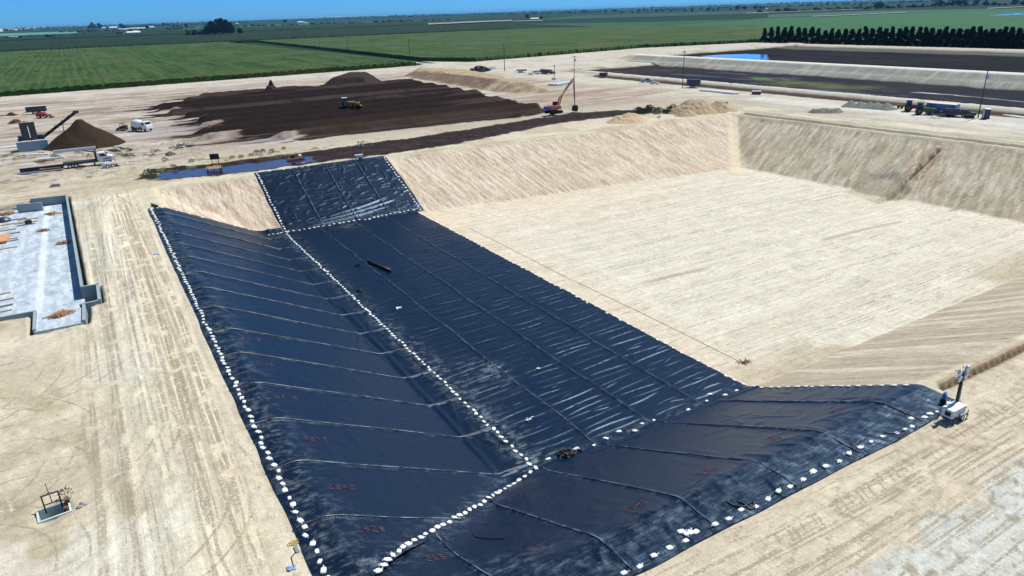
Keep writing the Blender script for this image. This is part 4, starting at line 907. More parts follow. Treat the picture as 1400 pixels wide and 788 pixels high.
# far woods that read as one mass
def woods(P, h, seed, label, th=60, n=None):
    P = [Vector((*at(*p), 0)) for p in P]; b = MB(); q = random.Random(seed); L = sum((c-a).length for a, c in zip(P[:-1], P[1:])); m = n or int(min(260, L/18))
    for k in range(m):
        s = k/m*(len(P)-1); i = int(s); p = P[i].lerp(P[i+1], s-i); hh = h*q.uniform(.5, 1.25)*(.6+.8*float(vn(np.array([k*.15]), np.array([seed*1.0]), 2)[0])); w2 = L/m*q.uniform(.7, 1.3)
        d = (P[i+1]-P[i]).normalized(); b.lathe((p.x+q.uniform(-th, th), p.y+q.uniform(-th, th), 0), [(w2*.55, 0), (w2*.62, hh*.35), (w2*.48, hh*.75), (w2*.2, hh), (.1, hh*1.02)], n=7)
    o = b.build('woods', LEAF[1], smooth=True); tag(o, label, 'woods', kind='stuff')
woods([(0, 40.5), (700, 17.8)], 20, 1, 'far line of trees along the left horizon'); woods([(0, 43), (350, 31.5)], 14, 2, 'nearer hedge line below the left horizon')
woods([(350, 30), (700, 19.5)], 14, 3, 'thin line of trees before the far town'); woods([(700, 17.6), (1200, 1.6)], 22, 4, 'far line of trees along the right horizon'); woods([(700, 20.5), (1400, -1)], 14, 5, 'hedge line below the right horizon')
woods([(200, 35), (330, 31)], 16, 6, 'trees behind the village'); woods([(100, 44), (560, 30)], 9, 8, 'low hedge between the far fields'); woods([(560, 31), (700, 26.2)], 9, 9, 'dark hedge beside the far grey road'); woods([(1050, 17), (1400, 5.5)], 10, 10, 'thin hedge between the far right fields')
# ------------------------------------------------------------------ houses and sheds
WHT = mat('white_wall', (.78, .78, .76), .6, var=.05); GRYR = mat('pale_roof', (.70, .72, .74), .5, var=.08); DARKR = mat('dark_roof', (.14, .13, .13), .7); GLS = mat('window_glass', (.02, .03, .05), .12, var=.2); BLD = mat('brown_door', (.18, .12, .08))
def shed(px, py, wpx, hpx, label, dep=None, wall=WHT, roof=GRYR, group=None, rot=None):
    x, y = at(px, py); d = math.hypot(x, y); Wd = wpx*d/F; H = max(hpx*d/F, 3.5); D = dep or min(Wd*.5, 26)
    r = empty('farm_building', (x, y, 0), -math.atan2(x, y) if rot is None else rot, label, 'building', group)
    b = MB(); b.box((0, 0, H*.34), (Wd, D, H*.68)); b.build('wall', wall, r)
    b = MB(); b.prism([(-D/2-.4, H*.68), (D/2+.4, H*.68), (0, H)], -Wd/2-.4, Wd/2+.4, 'X'); b.build('roof', roof, r)
    b = MB(); b.box((Wd*.2, -D/2-.04, H*.25), (min(Wd*.12, 5), .08, H*.5)); b.build('door', BLD, r)
    for k in (-.35, -.1): b = MB(); b.box((Wd*k, -D/2-.04, H*.38), (min(Wd*.08, 3), .08, H*.2)); b.build('window', GLS, r)
    return r
gv_ = 'white buildings of the far village'
shed(18.5, 53, 10.5, 2.2, 'long white shed alone at the far left below the pale field', 14)
shed(35, 52, 5, 2, 'grey-green barn left of the white shed at the far left', wall=mat('greygreen', (.25, .3, .26)), roof=mat('greygreen', (.25, .3, .26)))
shed(108, 49, 4, 1.6, 'small white-roofed shed by the left farm track', 10)
for bx, by, w_, h_, lb in ((120, 118, 6, 2, 'small white house at the left end of the far village'), (208, 121, 8, 3.2, 'tall white block left of centre in the far village'), (252, 127, 5, 2, 'low white building second from the big village block'), (310, 127, 8, 2, 'flat white shed before the long barns of the village'), (372, 121, 10, 2, 'long pale barn in the middle of the far village'), (430, 121, 11, 2.2, 'longest pale barn at the right of the far village'), (510, 116, 6, 3, 'white gabled house at the right end of the far village'),
                          (370, 163, 14, 4, 'white farmhouse with annexe in front of the far village'), (385, 153, 4, 3.5, 'white tower-like annexe rising behind the front farmhouse'), (305, 164, 7, 2.4, 'grey shed left of the white front farmhouse'), (430, 165, 6, 1.5, 'low sand coloured shed right of the white front farmhouse'), (1192, 81, 3, 1.6, 'tiny white house on the horizon right of the grove'), (1318, 170, 12, 1.5, 'low white sheds at the right of the eucalyptus grove')):
    shed(120+bx/5.833, 20+by/5.833, w_, h_, lb)
shed(411, 32.5, 7, 2.6, 'small white house with bright roof on the middle left horizon'); shed(418, 32.2, 5, 1.4, 'low white annexe beside the small house on the horizon')
shed(731, 28, 10.5, 3, 'white farmhouse with dark trees standing in the fields beyond the corn')
shed(1048, 12.8, 3, 1.2, 'tiny white building in the tree line of the right horizon')
q = random.Random(5)
for k in range(26):
    px = 425+k*4.6+q.uniform(-1.5, 1.5)
    shed(px, 25.2-(px-425)*.0325+q.uniform(-.1, .35), q.uniform(1.5, 5), q.uniform(.6, 1.2), 'pale low building of the distant town strung along the horizon', 60, group='buildings of the distant town')

# ------------------------------------------------------------------ air
hz = MB(); hz.box((5000, 12000, 55), (45000, 44000, 140)); hz.v = [(x, y, (-14 if z < 0 else 62)) for x, y, z in hz.v]
hm = bpy.data.materials.new('haze'); hm.use_nodes = True; hm.node_tree.nodes.clear(); ho = hm.node_tree.nodes.new('ShaderNodeOutputMaterial'); pv = hm.node_tree.nodes.new('ShaderNodeVolumePrincipled')
pv.inputs['Color'].default_value = (.22, .62, 1.0, 1); pv.inputs['Density'].default_value = 0.000033; hm.node_tree.links.new(pv.outputs[0], ho.inputs['Volume'])
tag(hz.build('haze', hm), kind='stuff')

# ================================================================== objects
STEEL = mat('steel', (.36, .37, .39), .4, .6, var=.2); BLK = mat('black_plastic', (.012, .013, .016), .5); TYRE = mat('tyre_rubber', (.018, .018, .018), .8); WP = mat('white_paint', (.76, .77, .78), .35, var=.06)
GREYP = mat('grey_paint', (.22, .24, .27), .45); BLUEP = mat('blue_paint', (.06, .20, .46), .45); DBLUE = mat('navy_paint', (.02, .03, .07), .4); ORG = mat('orange_paint', (.60, .16, .04), .45); REDP = mat('machine_red', (.50, .03, .025), .4)
YEL = mat('yellow_paint', (.55, .36, .06), .45); RUST = mat('rust', (.16, .07, .04), .85, var=.4); DSTEEL = mat('dark_steel', (.05, .055, .065), .5, .4); CONC = mat('concrete', (.26, .32, .34), .85, var=.16, scale=.5, bump=.02); CHROME = mat('lamp_reflector', (.7, .72, .74), .2, .7); LENS = mat('lamp_lens', (.6, .65, .68), .1)
WOOD = mat('lumber', (.34, .20, .11), .8, var=.45, scale=2); WOODP = mat('pale_lumber', (.52, .41, .28), .8, var=.3); PLY = mat('plywood', (.55, .27, .13), .75, var=.15); PURP = mat('faded_violet_paint', (.16, .14, .32), .5)
def wheel(parent, c, r, wd, axis='Y', hub=None, name='wheel'):
    b = MB(); b.torus(c, r*.72, r*.28, axis, 18, 8); w = b.build(name, TYRE, parent, smooth=True)
    b = MB(); b.lathe(c, [(r*.1, -wd*.35), (r*.52, -wd*.32), (r*.55, 0), (r*.52, wd*.32), (r*.1, wd*.35)], axis, 12); b.build('rim', hub or WP, w); return w
def light_tower(loc, rz, label, mast=3.3, lamps=True):
    r = empty('light_tower', loc, rz, label, 'light tower', None)
    b = MB(); b.box((0, 0, .78), (1.75, .82, .66)); b.box((0, 0, 1.14), (1.82, .9, .05)); body = b.build('body', WP, r, bevel=.02)
    b = MB(); b.box((-.89, -.05, .8), (.03, .42, .36)); b.build('vent_grille', BLK, body)
    for k in (-.42, .42):
        b = MB(); b.box((k, -.425, .80), (.76, .02, .5)); b.build('door', mat('off_white_panel', (.66, .68, .71), .4), body)
        b = MB(); b.box((k+.2, -.44, .82), (.1, .03, .05)); b.build('latch', BLK, body)
    b = MB(); b.box((.05, 0, .40), (2.0, .6, .09)); b.box((.3, 0, .34), (.08, 1.1, .08)); b.build('frame', DSTEEL, r)
    for s in (-1, 1):
        wheel(r, (.35, s*.52, .30), .30, .2)
        b = MB(); b.box((.35, s*.52, .64), (.78, .24, .03)); b.box((.0, s*.52, .54), (.03, .24, .2), ry=.3); b.box((.7, s*.52, .54), (.03, .24, .2), ry=-.3); b.build('fender', GREYP, r)
    b = MB(); b.tube([(.95, 0, .42), (1.7, 0, .44)], .05, 6); b.torus((1.76, 0, .44), .07, .03, 'Z', 10, 5); b.build('tow_bar', DSTEEL, r)
    for x, y in ((-.8, .62), (.82, .62), (.9, -.6), (-.8, -.55)):
        b = MB(); b.box((x, y*.8, .42), (.06, abs(y)*.7, .06)); b.tube([(x, y, .02), (x, y, .8)], .035, 6); b.lathe((x, y, 0), [(.11, 0), (.11, .03), (.03, .05)], n=10); b.build('jack', DSTEEL, r)
    mx_, my_ = .86, .30
    b = MB(); b.box((mx_, my_, .9+mast*.22), (.19, .19, mast*.5+.5)); m = b.build('mast', DSTEEL, r)
    b = MB(); b.box((mx_, my_, .8+mast*.6), (.14, .14, mast*.55)); b.build('upper_section', BLK, m)
    b = MB()
    for k in range(9): b.torus((mx_+.12, my_, 1.35+k*.07), .10, .016, 'Z', 10, 4)
    b.build('coiled_cable', mat('steel', None) if 0 else STEEL, m)
    b = MB(); b.box((mx_+.14, my_-.02, 1.1), (.2, .26, .22)); b.torus((mx_+.25, my_-.02, 1.1), .1, .03, 'X', 10, 5); b.build('winch', GREYP, m)
    zt = .8+mast*.88
    b = MB(); b.box((mx_, my_, zt), (1.15, .07, .07)); b.box((mx_, my_, zt-.42), (.95, .07, .07)); b.box((mx_, my_, zt-.2), (.09, .09, .5)); b.build('lamp_bar', DSTEEL, m)
    for x, z in ((-.5, zt+.12), (.5, zt+.12), (-.42, zt-.46), (.42, zt-.46)):
        b = MB(); b.lathe((mx_+x, my_-.06, z), [(.05, .28), (.14, .22), (.24, .10), (.27, 0), (.25, -.02)], 'Y', 14); b.lathe((mx_+x, my_+.24, z), [(.07, 0), (.07, .1)], 'Y', 8); lp = b.build('lamp', CHROME, r, smooth=True)
        b = MB(); b.lathe((mx_+x, my_-.09, z), [(.02, -.03), (.17, -.015), (.235, .01)], 'Y', 14); b.build('lens', LENS, lp)
    return r
def onground(px, py, z=0): x, y = at(px, py, z); return x, y, gh(x, y)
ax_, ay_ = at(1304, 563.5, 1.14)
light_tower((ax_+.9, ay_+.43, gh(ax_+.9, ay_+.43)), 0, 'white trailer light tower standing on sand at the right tip of the liner')
x, y, z = onground(491, 218.5); light_tower((x, y, z), 0, 'white trailer light tower on the far rim between liner and dark ditch')
x, y, z = onground(757, 109.5); light_tower((x, y, z), .3, 'white trailer light tower beside the parked vehicles near the mud pond', 6.2)
# blue can on a black case beside the tower
x, y = at(1290, 549, .2); z = surf_any(x, y)
r = empty('fuel_can', (x, y, z), .3, 'blue can standing on a black case behind the near light tower', 'can')
b = MB(); b.box((0, 0, .62), (.42, .3, .5)); b.tube([(.08, 0, .86), (.08, 0, .95), (-.1, 0, .95), (-.1, 0, .86)], .025, 6); b.lathe((.16, 0, .87), [(.06, 0), (.05, .07)], n=8); b.build('can', BLUEP, r, bevel=.03)
b = MB(); b.box((0, 0, .2), (.55, .42, .3)); b.build('case', BLK, r, bevel=.02)
b = MB(); [b.box((sx_*.22, sy_*.16, .02), (.09, .09, .08)) for sx_ in (-1, 1) for sy_ in (-1, 1)]; b.build('foot', WP, r)
# ---- things lying on the liner
def hose(P, rad, label, cat='hose', m=BLK, name='hose', lift=None):
    Q = []; P = [at(*p, -1.0 if lift is None else lift) for p in P]
    for k in range(len(P)-1):
        for t in np.linspace(0, 1, 6)[:-1]:
            p0, p1, p2, p3 = [np.array(P[max(0, min(len(P)-1, k+d))]) for d in (-1, 0, 1, 2)]
            Q.append(.5*((2*p1)+(-p0+p2)*t+(2*p0-5*p1+4*p2-p3)*t*t+(-p0+3*p1-3*p2+p3)*t**3))
    Q.append(np.array(P[-1])); b = MB(); b.tube([(q[0], q[1], surf_any(q[0], q[1])+rad) for q in Q], rad, 6); return tag(b.build(name, m, smooth=True), label, cat)
hose([(992, 690), (1002, 696), (1016, 699), (1027, 692), (1031, 699), (1024, 702), (1016, 695), (1008, 692)], .05, 'black hose looped over the liner edge at the near rim', lift=-.1)
hose([(1208, 596), (1222, 597), (1234, 593), (1236, 596), (1228, 603)], .05, 'black hose crossing the near liner edge left of the light tower', lift=-.1)
hose([(874, 713), (872, 728), (866, 740), (857, 746)], .035, 'thin black hose on the near bank crest below a red number')
hose([(644, 708), (648, 722), (662, 732), (680, 740), (690, 742)], .03, 'thin black cord lying on the near bank by the slanting bag row', 'cord', lift=-3.0)
hose([(205, 275), (212, 286)], .0, '', '') if 0 else None
x, y, z = onground(214, 284); b = MB(); b.box((0, 0, .25), (.12, 2.6, .5)); o = b.build('board', BLK); o.location = (x-.2, y+.6, z); o.rotation_euler = (0, 0, .35); tag(o, 'short black board standing at the far left tip of the liner', 'board')
# black welding roll and scraps on the floor liner
x0, y0 = at(504, 360, -8.1); x1, y1 = at(534, 374, -8.1); b = MB(); b.tube([(x0, y0, surf_any(x0, y0)+.22), ((x0+x1)/2, (y0+y1)/2, surf_any((x0+x1)/2, (y0+y1)/2)+.22), (x1, y1, surf_any(x1, y1)+.22)], .25, 10); tag(b.build('liner_roll', BLK, smooth=True), 'black roll of spare liner lying on the floor liner', 'liner roll')
def scraps(px, py, z, n, sp, label, m=BLK, size=.35, cat='scrap heap', name='scrap_heap', h=.25, xy=None, thin=.05, elong=3, ang=None):
    x, y = xy or at(px, py, z); zz = surf_any(x, y); b = MB(); q = random.Random(int(px*7+py))
    for k in range(n):
        a = q.uniform(0, 3.14) if ang is None else ang+q.gauss(0, .45); d = abs(q.gauss(0, .5)); t = q.uniform(0, 6.28); L = size*q.uniform(.5, 1.5)
        b.box((d*sp*math.cos(t), d*sp*math.sin(t)*.7, .04+h*max(0, 1-d)*q.random()), (L, L/elong, thin), rz=a, ry=q.uniform(-.25, .25), rx=q.uniform(-.5, .5))
    o = b.build(name, m); o.location = (x, y, zz); return tag(o, label, cat)
scraps(775, 624, -8.1, 90, .8, 'heap of black liner scraps at the foot of the near bank', size=.6, h=.5)
scraps(489, 366, -8.1, 26, .32, 'small black scrap heap on the floor liner, farther one', size=.5, h=.4); scraps(492, 402, -8.1, 26, .32, 'small black scrap heap on the floor liner, nearer one beside the bag row', size=.5, h=.4)
scraps(546, 424, -8.1, 10, .5, 'crumpled white rag on the floor liner', WP, .5, 'rag', 'rag', .1); scraps(736, 507, -8.1, 4, .25, 'small white bag alone in the middle of the floor liner', BAGM, .4, 'bag', 'bag', .12)
scraps(724, 578, -8.1, 8, .5, 'small pale litter patch on the floor liner near the near bank', mat('litter', (.5, .55, .58)), .4, 'litter', 'litter', .05)
# things on the sand road at left
r = empty('hand_tool', (*at(405, 757), gh(*at(405, 757))), 1.2, 'long handled tool lying on the sand beside the liner at the bottom', 'tool')
b = MB(); b.tube([(-1.2, 0, .04), (-.3, .25, .05), (.1, .05, .05)], .03, 6); b.build('handle', DSTEEL, r); b = MB(); b.box((.3, 0, .06), (.55, .2, .05), rz=.4); b.box((.75, .1, .06), (.5, .12, .04), rz=-.3); b.build('blade', GREYP, r)
b = MB()
for k in range(5): b.torus((k*.14-.3, .05*math.sin(k*2), .05), .17, .02, 'Z', 14, 5)
o = b.build('rope_coil', YEL); o.location = (*at(404, 742), gh(*at(404, 742))+.02); tag(o, 'yellow rope coil on the sand above the long tool', 'rope')
scraps(397, 778, 0, 12, .25, 'small blue and white rag on the sand at the bottom edge', mat('blue_rag', (.25, .38, .55)), .25, 'rag', 'rag', .1); scraps(214, 348, 0, 6, .35, 'flat blue scrap lying on the sand road beside the liner', mat('blue_rag', (.25, .38, .55)), .5, 'scrap', 'scrap', .08)
# cable along the pit floor
Q = [(float(a), float(b_)) for a, b_ in zip(np.interp(np.linspace(0, 1, 60), [0, 1], [at(640, 312, -8.3)[0], at(1016, 497, -8.3)[0]]), np.interp(np.linspace(0, 1, 60), [0, 1], [at(640, 312, -8.3)[1], at(1016, 497, -8.3)[1]]))]
b = MB(); b.tube([(x+.15*math.sin(y*.13), y, gh(x, y)+.03) for x, y in Q], .022, 5); tag(b.build('cable', mat('cable_brown', (.22, .17, .11))), 'thin dark cable running along the bare pit floor parallel to the liner', 'cable')
scraps(1017, 497, -8.5, 14, .8, 'small tangle of wire stakes at the end of the floor cable', RUST, .9, 'wire', 'wire_tangle', .15, thin=.03, elong=12)
# ---- concrete box with gate, lower left
r = empty('concrete_pit_box', (hx, hy, 0), HROT, 'small open concrete pit with black gate frame at the lower left', 'pit box')
b = MB(); t_ = .12
b.box((0, -.66, -1.12), (1.94, t_, 2.36)); b.box((0, .66, -1.12), (1.94, t_, 2.36)); b.box((-.91, 0, -1.12), (t_, 1.2, 2.36)); b.box((.91, 0, -1.12), (t_, 1.2, 2.36)); b.build('wall', mat('wet_concrete', (.50, .60, .58), .7), r)
b = MB(); [b.tube([(x_, .62, -.3), (x_, .62, 1.05)], .05, 6) for x_ in (-.45, .5)]; b.tube([(-.5, .62, 1.05), (.55, .62, 1.05)], .05, 6); b.tube([(.02, .62, .35), (.02, .62, 1.05)], .03, 6); b.tube([(-.45, .62, .35), (.5, .62, .35)], .04, 6); b.build('gate_frame', BLK, r)
b = MB(); b.tube([(0, .62, 1.05), (-.02, .66, 1.9)], .025, 6); b.torus((0, .62, 1.1), .13, .025, 'Z', 12, 5); b.build('gate_stem', RUST, r)
b = MB(); b.box((0, 0, -2.2), (1.66, 1.16, .1)); b.build('sump_floor', BLK, r)  # floor coloured black to stand in for shade inside the box
b = MB(); [b.box((.1+.12*math.sin(k*2), -.15+.1*k % .5, -.35-.1*k), (1.3, .08, .08), rz=.2*math.sin(k*3), ry=.12*math.cos(k)) for k in range(7)]; b.build('gate_slide', DSTEEL, r)
b = MB(); b.tube([(.68, -.3, -1.2), (.68, -.3, .25)], .14, 8); b.box((.83, .5, .1), (.3, .3, .5)); b.build('post', RUST, r)
def bush(px, py, z, w_, h_, label, n=500, m=None, dry=False, xy=None, name='bush', group=None, lean=0):
    x, y = xy or at(px, py, z); b = MB(); q = random.Random(int(px*3+py*5)); zz = gh(x, y)
    for k in range(n):
        t = q.random()**.7; a = q.uniform(0, 6.28); rd = w_*.5*(q.random()**.5)*(.35+.65*math.sin(math.pi*min(1, t*.9+.1))); p = Vector((rd*math.cos(a), rd*math.sin(a), h_*t))
        e1 = Vector((math.cos(a)*.7+q.gauss(0, .3), math.sin(a)*.7+q.gauss(0, .3), 1+q.gauss(0, .4))).normalized(); e2 = e1.cross(Vector((q.gauss(0, 1), q.gauss(0, 1), .2))).normalized(); s = (w_+h_)*.055*q.uniform(.6, 1.5)
        i = len(b.v); b.v += [tuple(p-e1*s), tuple(p+e2*s*.25), tuple(p+e1*s), tuple(p-e2*s*.25)]; b.f.append((i, i+1, i+2, i+3))
    me = bpy.data.meshes.new(name); me.from_pydata(b.v, [], b.f); me.materials.append(m or LEAF[1]); o = bpy.data.objects.new(name, me); col.objects.link(o); o.location = (x, y, zz); return tag(o, label, 'bush', group)
bush(0, 0, 0, .95, .8, 'grey green bush growing against the open concrete pit', n=130, xy=hl(.85, 1.1), m=mat('grey_leaf', (.13, .16, .07), .8, var=.4))
for k, (u_, v_) in enumerate(((1.6, -.2), (1.75, -.5), (1.45, -.55))):
    b = MB(); b.lathe((0, 0, 0), [(.12, 0), (.16, .06), (.08, .14)], n=7); o = b.build('stone', mat('stone', (.35, .32, .28))); xx, yy = hl(u_, v_); o.location = (xx, yy, gh(xx, yy)); o.scale = (1+.3*k, .8, 1); tag(o, 'dark stone on the sand just right of the concrete pit', 'stone', 'stones beside the concrete pit')
# ---- concrete slab with walls
SZ = -1.35
r = empty('concrete_basin', (-6.3, 90, 0), 0, 'pale concrete basin slab with low walls at the left edge', 'concrete slab')
def wl(b, x0, y0, x1, y1, z0, z1, t_=.3):
    L = math.hypot(x1-x0, y1-y0); b.box(((x0+x1)/2+6.3, (y0+y1)/2-90, (z0+z1)/2), (L+t_*.98, t_, z1-z0), rz=math.atan2(y1-y0, x1-x0))
b = MB(); b.v = []; P = [(-60, 157.2), (-6.6, 155.0), (-5.0, 96.2), (-5.0, 84.3), (-9.7, 84.6), (-9.9, 90.8), (-60, 93.3)]
b.prism([(p[0]+6.3, p[1]-90) for p in P], SZ-.3, SZ, 'Z')
SLM, nt, bs = nodes('slab_concrete'); tc = N(nt, 'ShaderNodeTexCoord').outputs['Object']; n1 = noise(nt, tc, .35, 6, .7); n2 = noise(nt, scaled(nt, tc, (1.2, .35, 1)), .8, 5, .75); wv = N(nt, 'ShaderNodeTexWave', Scale=.044, Distortion=.15); wv.inputs['Detail'].default_value = 2; nt.links.new(tc, wv.inputs['Vector'])
c_ = mixc(nt, sstep(nt, n2, .40, .62), (.34, .40, .45), (.52, .58, .62)); c_ = mixc(nt, math_(nt, 'MULTIPLY', sstep(nt, n1, .53, .62), .65), c_, (.20, .28, .36)); c_ = mixc(nt, math_(nt, 'MULTIPLY', sstep(nt, wv.outputs['Fac'], .93, 1.0), .5), c_, (.74, .78, .80)); nt.links.new(c_, bs.inputs['Base Color']); bs.inputs['Roughness'].default_value = .8
b.build('floor_slab', SLM, r)
for P_ in ([(-6.5, 155.2), (-5.0, 96.6), ], [(-12.2, 156.2), (-6.5, 155.4)], [(-14.2, 152.5), (-10.6, 151.7)], [(-60, 161), (-17.5, 158.6)], [(-5.0, 96.4), (-3.3, 96.3), (-3.3, 90.0), (-5.2, 89.8)], [(-4.9, 89.4), (-5.0, 84.4)], [(-9.75, 90.6), (-60, 93.2)], [(-9.6, 84.6), (-9.7, 90.4)]):
    b = MB()
    for (x0, y0), (x1, y1) in zip(P_[:-1], P_[1:]): wl(b, x0, y0, x1, y1, SZ-.6, .18)
    b.build('wall', CONC, r)
b = MB(); b.prism([(-9.6+6.3, 84.3-90), (-5.1+6.3, 84.1-90), (-5.1+6.3, 89.3-90), (-9.5+6.3, 90.2-90)], -.5, -.08, 'Z'); b.build('ramp', SLM, r)
b = MB(); wl(b, -12.9, 92.4, -10.6, 92.2, SZ, SZ+.35, .25); b.build('curb', DSTEEL, r)
slab_z = SZ
def lumber(px, py, n, sp, L, label, ang=None, z=None, m=WOOD):
    z = SZ if z is None else z
    x, y = at(px, py, z); b = MB(); q = random.Random(int(px*11+py))
    for k in range(n):
        d = abs(q.gauss(0, .5)); t = q.uniform(0, 6.28); l_ = L*q.uniform(.5, 1.2)
        b.box((d*sp*math.cos(t), d*sp*math.sin(t)*.9, .06+.75*sp*.35*max(0, 1-d)*q.random()), (l_, .14, .05), rz=(q.uniform(0, 3.14) if ang is None else ang+q.gauss(0, .5)), ry=q.uniform(-.2, .2))
    o = b.build('lumber_heap', m); o.location = (x, y, z+.01); return tag(o, label, 'lumber heap')
lumber(81, 431, 110, 1.0, 1.3, 'largest heap of form boards, on the near ramp of the concrete slab', .9, -.08); lumber(71, 293, 60, 1.1, 1.2, 'heap of boards nearest the far wall of the concrete slab'); lumber(60, 315.5, 40, .9, 1.1, 'small heap of boards, second from the far wall of the slab'); lumber(86, 333, 60, .9, 1.2, 'heap of boards beside the right wall of the concrete slab')
lumber(9, 293, 40, 1.3, 2.0, 'scattered boards at the far left corner of the slab'); lumber(26, 286, 8, 1.4, 2.6, 'dark loose boards by the far left wall opening', z=-1.3, m=DSTEEL)
q = random.Random(9)
for k, (px, py, L, a) in enumerate(((22, 301, 3.2, 0), (38, 300.5, 3, .05), (36, 305, 3.2, .02), (36, 308, 2.6, -.02), (14, 307, 4, .1), (6, 316, 3.4, .05), (8, 321.5, 4, .08), (3, 313, 2.6, .8), (10, 328, 3, 0), (10, 331, 3, .1), (5, 341, 3.5, .05), (5, 411, 2.2, .12), (3, 420, 2.2, .1), (3, 427, 2.0, .1), (2, 403, 2, .1))):
    x, y = at(px, py, SZ); b = MB(); b.box((0, 0, .09), (L, .28, .16)); o = b.build('plank', WOODP if k % 3 else GREYP); o.location = (x, y, SZ); o.rotation_euler = (0, 0, a); tag(o, 'single plank lying flat near the left edge of the concrete slab', 'plank', 'loose planks on the slab')
x, y = at(3, 329, SZ); b = MB(); b.box((0, 0, .3), (2.6, 4.6, .25)); b.box((-.9, 0, .09), (.2, 4.4, .18)); b.box((.9, 0, .09), (.2, 4.4, .18)); o = b.build('plywood_stack', PLY); o.location = (x-.4, y, SZ); o.rotation_euler = (0, 0, -.05); tag(o, 'orange brown plywood stack cut by the left picture edge', 'plywood stack')
x, y = at(39.5, 307, SZ); b = MB(); b.box((0, 0, .35), (1.0, .8, .6)); b.tube([(-.3, 0, .65), (.3, 0, .7)], .1, 6); o = b.build('compressor', BLK); o.location = (x, y, SZ); tag(o, 'small black box on the slab right of the short planks', 'box')
x, y = at(5.5, 303, SZ); b = MB(); b.lathe((0, 0, 0), [(1.0, 0), (1.1, .3), (.7, .7), (.2, .8)], n=10); o = b.build('tarp_bundle', DSTEEL); o.location = (x, y, SZ); tag(o, 'dark rounded bundle at the far left of the slab', 'bundle')
x, y, z = onground(76, 255.5); b = MB(); b.box((0, 0, .2), (1.7, .8, .4)); b.box((.1, 0, .45), (1.2, .5, .12)); o = b.build('form_panel', GREYP); o.location = (x, y, z); tag(o, 'small grey panel on the sand above the slab corner', 'panel')
# ---- soil heaps
def heap(P, hgt, label, m, n=46, rough=.25, seed=1, slope=.62, name='soil_heap', top=None, cat='soil heap', jag=.8, group=None):
    P = np.array(P, float); x0, y0 = P.min(0)-1; x1, y1 = P.max(0)+1; X, Y = np.meshgrid(np.linspace(x0, x1, n*2), np.linspace(y0, y1, n)); sd = polysd(X, Y, P)+(fbm(X*.4, Y*.4, 3, seed)-.5)*jag
    Z = np.minimum(-sd*slope, hgt*(1+.0*X)); Z = -smax(-Z, -hgt+0*Z, hgt*.12) if top is None else Z
    Z = Z+rough*(fbm(X*.9, Y*.9, 4, seed+3)-.5)*ss(0, 1.5, -sd); base = np.array([gh(float(a), float(b_)) for a, b_ in zip(X.ravel(), Y.ravel())]).reshape(X.shape)
    Z = np.where(sd > .4, -.6, Z); cx, cy = X.mean(), Y.mean(); bz = float(np.median(base)); o = gridmesh(name, X-cx, Y-cy, Z+np.minimum(base-bz, 0)*0, m); o.location = (cx, cy, bz+.02); return tag(o, label, cat, group)
def ell(cx, cy, rx, ry, a=0, n=20): return [(cx+rx*math.cos(t)*math.cos(a)-ry*math.sin(t)*math.sin(a), cy+rx*math.cos(t)*math.sin(a)+ry*math.sin(t)*math.cos(a)) for t in np.linspace(0, 6.283, n, endpoint=False)]
DKS = mat('dark_compost', (.040, .026, .016), .95, var=.35, scale=.8, bump=.15, spec=.1); CLAY = mat('clay_soil', (.40, .30, .19), .95, var=.3, scale=.5, bump=.15, spec=.1); GRV = mat('grey_gravel', (.20, .22, .19), .95, var=.25, scale=1, bump=.1, spec=.1); SNDH = mat('sand_heap_soil', (.50, .38, .24), .95, var=.25, scale=.6, bump=.15, spec=.1); BRN = mat('brown_compost', (.040, .026, .020), .95, var=.3, scale=.3, bump=.3, spec=.1)
X, Y = np.meshgrid(np.linspace(-15, 15, 120), np.linspace(-13, 13, 90)); ra = np.hypot(X*.93, Y)+(fbm(X*.3, Y*.3, 3, 4)-.5)*1.3; Z = np.maximum(7.3-.80*ra, 1.3-.145*ra)-.1; Z = -smax(-Z, -7.0+0*Z, .3)+.2*(fbm(X*.8, Y*.8, 3, 6)-.5); Z[ra > 9.0] = -.4
o = gridmesh('compost_cone', X, Y, Z, DKS); x, y = at(117, 199); o.location = (x, y, gh(x, y)-.05); tag(o, 'large dark brown compost cone under the tip of the conveyor', 'compost heap')
heap([at(438, 119), at(470, 108), at(513, 107.5), at(524, 113), at(505, 118)], 3.8, 'long flat topped dark compost pile beside the green field', BRN, slope=.75)
heap(ell(*at(372, 127), 4.5, 4), 2.6, 'small brown heap with a chopped off top at the far side of the windrows', BRN, slope=.9, rough=1.2)
heap(ell(*at(372, 126), 1.7, 1.6), 4.2, 'dark upright block of compost on the small brown heap', BRN, slope=3.5, rough=.5, n=26)
heap(ell(*at(858, 166), 6.5, 4.5, -.3), 2.4, 'low tan soil heap on the rim left of the weeds', SNDH, seed=8, slope=.5, rough=.7)
heap(ell(*at(948, 153.5), 8.5, 6.5, -.4), 4.2, 'biggest tan soil heap at the far corner of the pit', CLAY, seed=9, slope=.62, rough=1.0)
heap(ell(*at(982, 152), 6, 5, -.4), 2.9, 'tan soil heap leaning on the right of the biggest heap', CLAY, seed=10, slope=.6, rough=.8); heap(ell(*at(938, 158), 4, 3), 1.6, 'small clay mound in front of the biggest soil heap', CLAY, seed=12, rough=.9)
for k, (px, lb) in enumerate(((1163, 'leftmost grey gravel heap of the row beside the pond ditch'), (1176, 'second grey gravel heap from the left beside the pond ditch'), (1188, 'middle grey gravel heap in the row beside the pond ditch'), (1199, 'fourth grey gravel heap from the left beside the pond ditch'), (1212, 'rightmost grey gravel heap of the row beside the pond ditch'))):
    heap(ell(*at(px, 146+(px-1163)*.07), 3.0, 2.9), 1.9, lb, GRV, n=26, seed=20+k, cat='gravel heap', name='gravel_heap', slope=.65)
